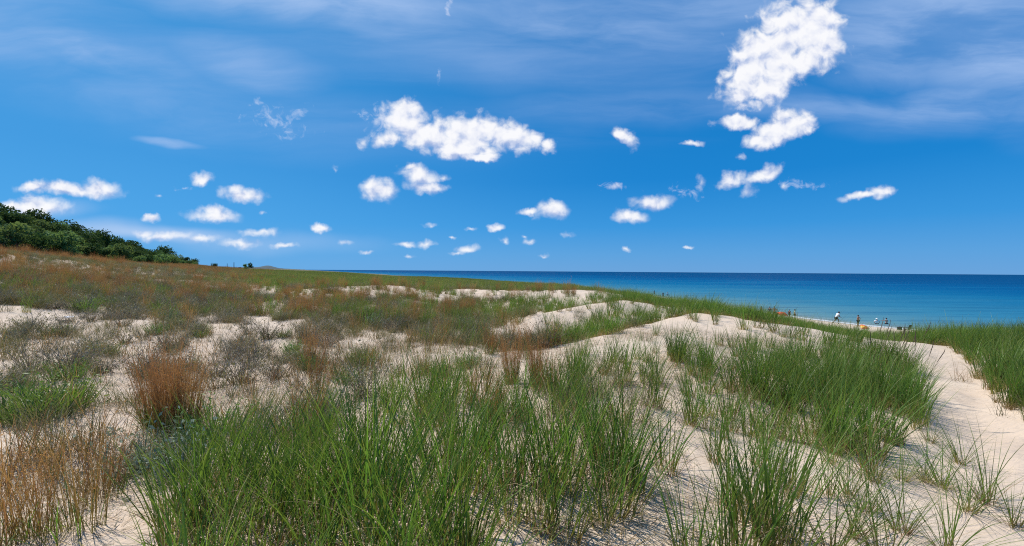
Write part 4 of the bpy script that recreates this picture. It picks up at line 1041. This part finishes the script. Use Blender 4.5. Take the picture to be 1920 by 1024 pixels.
# ------------------------------------------------------------------ far shore
def far_shore():
    hm = plain('far_wooded_land', (.022, .042, .045), .9, .3, .002)
    D0 = 9000
    def hill(name, pts, D, depth, label):
        # ridge with a real back and front slope
        n = len(pts); V = []; Q = []
        for i, (px, y) in enumerate(pts):
            h = max(0, (507-(y))/F*D)
            x = (px-960)/F
            for (dd, hh) in ((-depth, -2), (-depth*.5, h*.62+4), (0, h+7), (depth, -2)):
                V.append((x*(D+dd), D+dd, hh))
        for i in range(n-1):
            for k in range(3): a = i*4+k; Q.append((a, a+4, a+5, a+1))
        me = bpy.data.meshes.new(name); me.from_pydata(V, [], Q); me.materials.append(hm)
        me.polygons.foreach_set('use_smooth', [True]*len(Q))
        tag(link(bpy.data.objects.new(name, me)), label, None, None, 'structure')
    R = random.Random(9)
    hill('far_headland', [(px, 505-4.2*math.exp(-((px-503)/14)**2)-1.6*math.exp(-((px-478)/26)**2)+R.uniform(-.15, .15)-(.8 if px < 470 else 0)+max(0, (px-520)*.045)) for px in range(380, 575, 4)], D0, 700, 'low wooded headland across the lake')
    conc = plain('weathered_concrete', (.16, .18, .21), .85, .1, .02); steel = plain('plant_cladding', (.12, .15, .19), .7, .15, .01)
    D = 8200
    def X(px): return (px-960)/F*D
    b = empty('power_station', (X(430), D, 6)); tag(b, 'distant power station with two tall chimneys left of the lone tree', 'power station')
    ch = MB().cone((X(438.6)-X(430), 0, 62), 7.5, 5, 128, 16).build('chimney', conc, b); tag(ch, 'taller right chimney')
    MB().cone((X(438.6)-X(430), 0, 127), 5.6, 5.6, 3, 16).build('chimney_cap', steel, ch)
    ch = MB().cone((X(422)-X(430), 60, 52), 6, 4, 108, 16).build('chimney', conc, b); tag(ch, 'shorter left chimney')
    for (p0, p1, h) in [(409, 427, 38), (427, 436, 24), (436, 444, 28)]:
        w = X(p1)-X(p0); m = MB().box(((X(p0)+X(p1))/2-X(430), 0, h/2-5), (w-3, 60, h+10)).build('boiler_hall', steel, b)
        MB().box(((X(p0)+X(p1))/2-X(430), 0, h+2), (w*.5, 30, 5)).build('roof_unit', conc, m)
    c = MB(); c.cone((X(447)-X(430), 40, 14), 34, 20, 48, 20).build('cooling_tower', conc, b)
far_shore()

# ------------------------------------------------------------------ people and beach things
SKIN = plain('tanned_skin', (.30, .155, .095), .6, .08, 20); SKIN2 = plain('pale_skin', (.55, .33, .245), .6, .08, 20); SKIN3 = plain('dark_skin', (.13, .07, .045), .6, .08, 20)
HAIR = plain('dark_hair', (.012, .010, .009), .6, .2, 60); WHITE = plain('white_cotton', (.80, .80, .82), .8, .04, 20)
BLACK = plain('black_cloth', (.015, .015, .018), .8, .2, 20); RED = plain('orange_red_nylon', (.72, .10, .035), .6, .1, 8)
GREEN = plain('dark_green_canvas', (.012, .035, .028), .8, .2, 10); NAVY = plain('navy_cloth', (.02, .03, .07), .8, .2, 20); PALEG = plain('pale_green_cotton', (.42, .50, .36), .8, .1, 20)
METAL = plain('grey_metal', (.35, .35, .36), .4, .1, 20, .9)
def skin_mesh(name, verts, edges, radii, root, mat, sub=1):
    me = bpy.data.meshes.new('tmp'); me.from_pydata([tuple(v) for v in verts], edges, [])
    o = bpy.data.objects.new('tmp', me); C.objects.link(o)
    m = o.modifiers.new('skin', 'SKIN'); m.use_smooth_shade = True; m.use_x_symmetry = False
    for i, r in enumerate(radii):
        d = me.skin_vertices[0].data[i]; d.radius = (r, r) if not isinstance(r, tuple) else r; d.use_root = (i == root)
    if sub: s = o.modifiers.new('sub', 'SUBSURF'); s.levels = sub; s.render_levels = sub
    dg = bpy.context.evaluated_depsgraph_get(); dg.update()
    out = bpy.data.meshes.new_from_object(o.evaluated_get(dg)); bpy.data.objects.remove(o)
    out.materials.clear(); out.materials.append(mat); out.name = name
    return out
def person(loc, rz, label, pose='stand', h=1.72, skin=SKIN, shirt=None, shorts=BLACK, hair=HAIR, group='people at the water edge', cap=None, drop=0.0):
    """x = to the figure's left hand side, -y = where it faces"""
    k = h/1.75
    J = dict(pel=(0, 0, .95), belly=(0, 0, 1.10), chest=(0, 0, 1.32), neck=(0, 0, 1.50), h0=(0, -.02, 1.58), h1=(0, -.01, 1.68),
             shl=(.18, 0, 1.42), ell=(.24, .03, 1.14), wrl=(.25, -.06, .90), shr=(-.18, 0, 1.42), elr=(-.24, .03, 1.14), wrr=(-.25, -.06, .90),
             hil=(.09, 0, .90), knl=(.10, -.02, .50), anl=(.10, .02, .09), tol=(.11, -.15, .03), hir=(-.09, 0, .90), knr=(-.10, -.02, .50), anr=(-.10, .02, .09), tor=(-.11, -.15, .03))
    if pose == 'stride':      # leaning forward, long step, arms bent in front
        J.update(pel=(0, .02, .88), belly=(0, -.04, 1.03), chest=(0, -.13, 1.24), neck=(0, -.22, 1.41), h0=(0, -.28, 1.47), h1=(0, -.32, 1.56),
                 shl=(.18, -.18, 1.35), ell=(.25, -.22, 1.08), wrl=(.16, -.42, 1.00), shr=(-.18, -.18, 1.35), elr=(-.25, -.20, 1.08), wrr=(-.15, -.40, .96),
                 hil=(.09, .02, .84), knl=(.10, -.34, .62), anl=(.10, -.22, .20), tol=(.10, -.38, .12), hir=(-.09, .02, .84), knr=(-.10, .26, .46), anr=(-.10, .56, .16), tor=(-.10, .50, .03))
    if pose == 'arms':        # arms held out to the sides
        J.update(ell=(.44, -.06, 1.34), wrl=(.66, -.14, 1.36), elr=(-.40, -.10, 1.25), wrr=(-.52, -.25, 1.15))
    if pose == 'hips':
        J.update(ell=(.36, .08, 1.18), wrl=(.17, .0, 1.02), elr=(-.36, .08, 1.18), wrr=(-.17, 0, 1.02))
    if pose == 'sit':
        J.update(hil=(.1, -.05, .90), knl=(.14, -.44, .98), anl=(.12, -.55, .56), tol=(.12, -.70, .50), hir=(-.1, -.05, .90), knr=(-.14, -.44, .98), anr=(-.12, -.55, .56), tor=(-.12, -.70, .50),
                 ell=(.26, -.10, 1.15), wrl=(.18, -.35, 1.02), elr=(-.26, -.10, 1.15), wrr=(-.18, -.35, 1.02))
    J = {a: Vector(v)*k for a, v in J.items()}
    rad = dict(pel=.125, belly=.11, chest=.135, neck=.055, h0=.075, h1=.09, shl=.06, ell=.042, wrl=.028, shr=.06, elr=.042, wrr=.028, hil=.088, knl=.056, anl=.038, tol=.03, hir=.088, knr=.056, anr=.038, tor=.03)
    ed = [('pel', 'belly'), ('belly', 'chest'), ('chest', 'neck'), ('neck', 'h0'), ('h0', 'h1'), ('chest', 'shl'), ('shl', 'ell'), ('ell', 'wrl'), ('chest', 'shr'), ('shr', 'elr'), ('elr', 'wrr'),
          ('pel', 'hil'), ('hil', 'knl'), ('knl', 'anl'), ('anl', 'tol'), ('pel', 'hir'), ('hir', 'knr'), ('knr', 'anr'), ('anr', 'tor')]
    names = list(J); V = [J[n] for n in names]; R = [rad[n]*k for n in names]; E = [(names.index(a), names.index(b)) for a, b in ed]
    # hands: palm and five fingers as branches of the same surface
    for s, w, e in ((1, 'wrl', 'ell'), (-1, 'wrr', 'elr')):
        d = (J[w]-J[e]).normalized(); side = d.cross(Vector((0, 0, 1) if abs(d.z) < .8 else (0, 1, 0))).normalized()
        V.append(J[w]+d*.07*k); R.append(.026*k); pi = len(V)-1; E.append((names.index(w), pi))
        for f in range(4):
            o = side*(f-1.5)*.019*k; L = (.075, .088, .082, .062)[f]*k
            V.append(V[pi]+o+d*.035*k); R.append(.0085*k); a = len(V)-1; E.append((pi, a))
            V.append(V[a]+d*L*.6+o*.2-Vector((0, .012, 0))); R.append(.0065*k); E.append((a, len(V)-1))
        V.append(J[w]+d*.035*k-side*.042*k); R.append(.010*k); a = len(V)-1; E.append((names.index(w), a))
        V.append(V[a]+(d*.045-side*.012)*k); R.append(.008*k); E.append((a, len(V)-1))
    root = empty('person', (loc[0], loc[1], loc[2]-drop), rz); tag(root, label, 'person', group)
    body = link(bpy.data.objects.new('body', skin_mesh('body', V, E, R, 0, skin)), root)
    hd = (J['h0']+J['h1'])/2
    def sub(name, js, sc, add, mat):
        ii = [names.index(j) for j in js]; EE = [(js.index(a), js.index(b)) for a, b in ed if a in js and b in js]
        return link(bpy.data.objects.new(name, skin_mesh(name, [J[j] for j in js], EE, [rad[j]*k*sc+add for j in js], 0, mat)), root)
    if shirt:
        J['ml'] = J['shl'].lerp(J['ell'], .6); J['mr'] = J['shr'].lerp(J['elr'], .6); rad['ml'] = rad['mr'] = .052
        ed2 = [('pel', 'belly'), ('belly', 'chest'), ('chest', 'shl'), ('shl', 'ml'), ('chest', 'shr'), ('shr', 'mr')]
        js = ['pel', 'belly', 'chest', 'shl', 'ml', 'shr', 'mr']
        link(bpy.data.objects.new('shirt', skin_mesh('shirt', [J[j] for j in js], [(js.index(a), js.index(b)) for a, b in ed2], [rad[j]*k*1.12+.014 for j in js], 0, shirt)), root)
    if shorts:
        J['tl'] = J['hil'].lerp(J['knl'], .75); J['tr'] = J['hir'].lerp(J['knr'], .75); rad['tl'] = rad['tr'] = .075
        js = ['pel', 'hil', 'tl', 'hir', 'tr']; ed3 = [(0, 1), (1, 2), (0, 3), (3, 4)]
        link(bpy.data.objects.new('shorts', skin_mesh('shorts', [J[j] for j in js], ed3, [rad[j]*k*1.05+.012 for j in js], 0, shorts)), root)
    mb = MB(); mb.ball(hd+Vector((0, .02, .045))*k, (.19*k, .21*k, .17*k), 2).build('hair' if not cap else 'sun_hat', cap or hair, root, True)
    if cap: MB().cone(hd+Vector((0, 0, .04))*k, .16*k, .12*k, .025, 16).build('hat_brim', cap, root)
    fm = MB(); fm.ball(hd+Vector((0, -.095, -.02))*k, (.025*k, .035*k, .04*k), 1).build('nose', skin, root, True)
    for s in (-1, 1): MB().ball(hd+Vector((s*.032, -.082, .012))*k, (.02*k, .014*k, .012*k), 1).build('eye', HAIR, root)
    MB().ball(hd+Vector((0, -.082, -.058))*k, (.045*k, .014*k, .010*k), 1).build('mouth', RED if False else SKIN, root)
    return root
def on(px, D, z=None):
    d = pxdir(px, 512)*D; return (d.x, d.y, float(ground(d.x, d.y)[0]) if z is None else z)
person(on(1569, 55.5), math.radians(80), 'person in a white shirt and black shorts striding along the beach', 'stride', 1.85, SKIN3, WHITE, BLACK)
person(on(1610, 53.5), math.radians(200), 'bare chested person in dark shorts standing alone right of the striding one', 'hips', 1.5, SKIN, None, BLACK)
person(on(1645, 59.5, 0), math.radians(160), 'person in a white hat standing waist deep in the shallows', 'hips', 1.68, SKIN2, WHITE, NAVY, cap=WHITE, drop=.88)
person(on(1663, 59.5, 0), math.radians(190), 'pale bather with arms stretched out, waist deep in the shallows', 'arms', 1.72, SKIN2, None, BLACK, drop=.86)
person(on(1428, 62), math.radians(30), 'bare backed person with dark hair left of the red shelter', 'stand', 1.70, SKIN, None, BLACK, group='people around the red shelter')
person(on(1444, 63), math.radians(140), 'dark haired person in navy left of the red shelter, behind grass', 'stand', 1.62, SKIN, NAVY, NAVY, group='people around the red shelter')
person(on(1452.5, 61.5), math.radians(170), 'bare chested person touching the red shelter', 'arms', 1.76, SKIN, None, BLACK, group='people around the red shelter')
person(on(1491, 60.5), math.radians(60), 'person in a pale green shirt right of the red shelter', 'stand', 1.52, SKIN, PALEG, BLACK, group='people around the red shelter')
person(on(1481, 62), math.radians(100), 'shorter person in dark clothes between the red shelter and the pale green shirt', 'stand', 1.38, SKIN2, BLACK, BLACK, group='people around the red shelter')
person(on(1227, 137, 0), math.radians(100), 'dark swimmer out in the lake, farthest left bather', 'stand', 1.75, SKIN3, BLACK, BLACK, group='bathers far along the shore', drop=.62)
person(on(1252, 128, 0), math.radians(180), 'bather in a white top in the shallows far along the shore', 'stand', 1.75, SKIN2, WHITE, NAVY, group='bathers far along the shore', drop=.70)
person(on(1243.5, 122, 0), math.radians(150), 'dark figure wading just left of the white topped bather', 'stand', 1.6, SKIN, NAVY, BLACK, group='bathers far along the shore', drop=.35)

def shelter(px, D, rz, w, dpt, h, label, mat, name='beach_shelter'):
    x, y, z = on(px, D); r = empty(name, (x, y, z), rz); tag(r, label, 'beach shelter')
    n = 9; V = []; 
    for i in range(n):
        a = math.pi*i/(n-1)*.78
        for j in range(7):
            u = j/6*2-1
            V.append((u*w/2, dpt*(.5-i/(n-1)), h*(math.sin(a+.35)**.7 if math.sin(a+.35) > 0 else 0)*(1-.12*u*u)))
    Q = [(i*7+j, i*7+j+1, (i+1)*7+j+1, (i+1)*7+j) for i in range(n-1) for j in range(6)]
    me = bpy.data.meshes.new('canopy'); me.from_pydata(V, [], Q); me.materials.append(mat)
    o = link(bpy.data.objects.new('canopy', me), r); s = o.modifiers.new('thick', 'SOLIDIFY'); s.thickness = .015
    for s in (-1, 1):
        for f in (.0, 1.0):
            MB().tube([(s*w/2, dpt*(.5-f), 0), (s*w/2*.98, dpt*(.5-f)*.9, h*.55), (s*w*.3, dpt*(.5-f)*.6, h*.95)], [.012]*3, 6).build('pole', METAL, r)
    return r
shelter(1465, 62.5, .3, 1.35, 1.1, .95, 'orange red beach shelter on the sand among the standing people', RED)
shelter(1155, 92, 0, 2.0, 1.2, 1.1, 'small rust red shelter behind the far dune grass', RED)
def umbrella_low(px, D):
    x, y, z = on(px, D); r = empty('beach_umbrella', (x, y, z), .3, .72); tag(r, 'orange and yellow umbrella tipped on the sand right of the lone bather', 'umbrella')
    YEL = plain('yellow_nylon', (.75, .45, .06), .6, .1, 8)
    n = 8; T = Matrix.Translation((0, 0, .12)) @ Matrix.Rotation(math.radians(38), 4, 'X')
    for k in range(n):
        a0, a1 = 2*math.pi*k/n, 2*math.pi*(k+1)/n; V = [T @ Vector((0, 0, .35))]
        for (rr, zz) in ((.35, .30), (.62, .17), (.80, 0)):
            for a in (a0, a1): V.append(T @ Vector((rr*math.cos(a), rr*math.sin(a), zz)))
        me = bpy.data.meshes.new('panel'); me.from_pydata([tuple(v) for v in V], [], [(0, 1, 2), (1, 3, 4, 2), (3, 5, 6, 4)]); me.materials.append(RED if k % 3 else YEL)
        o = link(bpy.data.objects.new('panel', me), r); s = o.modifiers.new('thick', 'SOLIDIFY'); s.thickness = .008
    MB().tube([T @ Vector((0, 0, -1.1)), T @ Vector((0, 0, .42))], [.014, .014], 8).build('pole', METAL, r)
umbrella_low(1622.5, 51)
def chair(px, D):
    x, y, z = on(px, D); r = empty('beach_chair', (x, y, z), math.radians(200), .85); tag(r, 'dark green folding beach chair facing the lake at the edge of the sand', 'chair')
    MB().box((0, 0, .42), (.56, .5, .03)).build('seat', GREEN, r)
    MB().box((0, .30, .74), (.56, .04, .62), Matrix.Rotation(math.radians(-14), 4, 'X')).build('backrest', GREEN, r)
    for s in (-1, 1):
        MB().box((s*.32, 0, .66), (.07, .5, .03)).build('armrest', GREEN, r)
        for (a, b) in ((-.22, .22), (.22, -.22)): MB().tube([(s*.29, a, 0), (s*.29, b, .64)], [.014, .014], 6).build('leg', METAL, r)
chair(1702, 48.0)
def cooler(px, D):
    x, y, z = on(px, D); r = empty('cool_box', (x, y, z), .4, .8); tag(r, 'black cool box standing left of the dark green chair', 'cool box')
    MB().box((0, 0, .2), (.55, .36, .4)).build('tub', BLACK, r); MB().box((0, 0, .425), (.57, .38, .05)).build('lid', BLACK, r)
    MB().tube([(-.29, 0, .3), (-.31, 0, .5), (.31, 0, .5), (.29, 0, .3)], [.012]*4, 6).build('handle', METAL, r)
cooler(1688, 51.5)
def scrap(px, py):
    x, y = at_px(px, py); z = float(ground(x, y)[0]); R = random.Random(4)
    n = 5; V = [(i*.05-.1+R.uniform(-.01, .01), j*.035-.07, .02+R.uniform(0, .035)) for i in range(n) for j in range(n)]
    Q = [(i*n+j, i*n+j+1, (i+1)*n+j+1, (i+1)*n+j) for i in range(n-1) for j in range(n-1)]
    me = bpy.data.meshes.new('paper_scrap'); me.from_pydata(V, [], Q); me.materials.append(WHITE)
    o = link(bpy.data.objects.new('paper_scrap', me)); o.location = (x, y, z+.06); o.scale = (1.3,)*3; s = o.modifiers.new('thick', 'SOLIDIFY'); s.thickness = .004
    tag(o, 'small white scrap of paper caught among grey shrubs at left', 'litter')
scrap(127, 601)
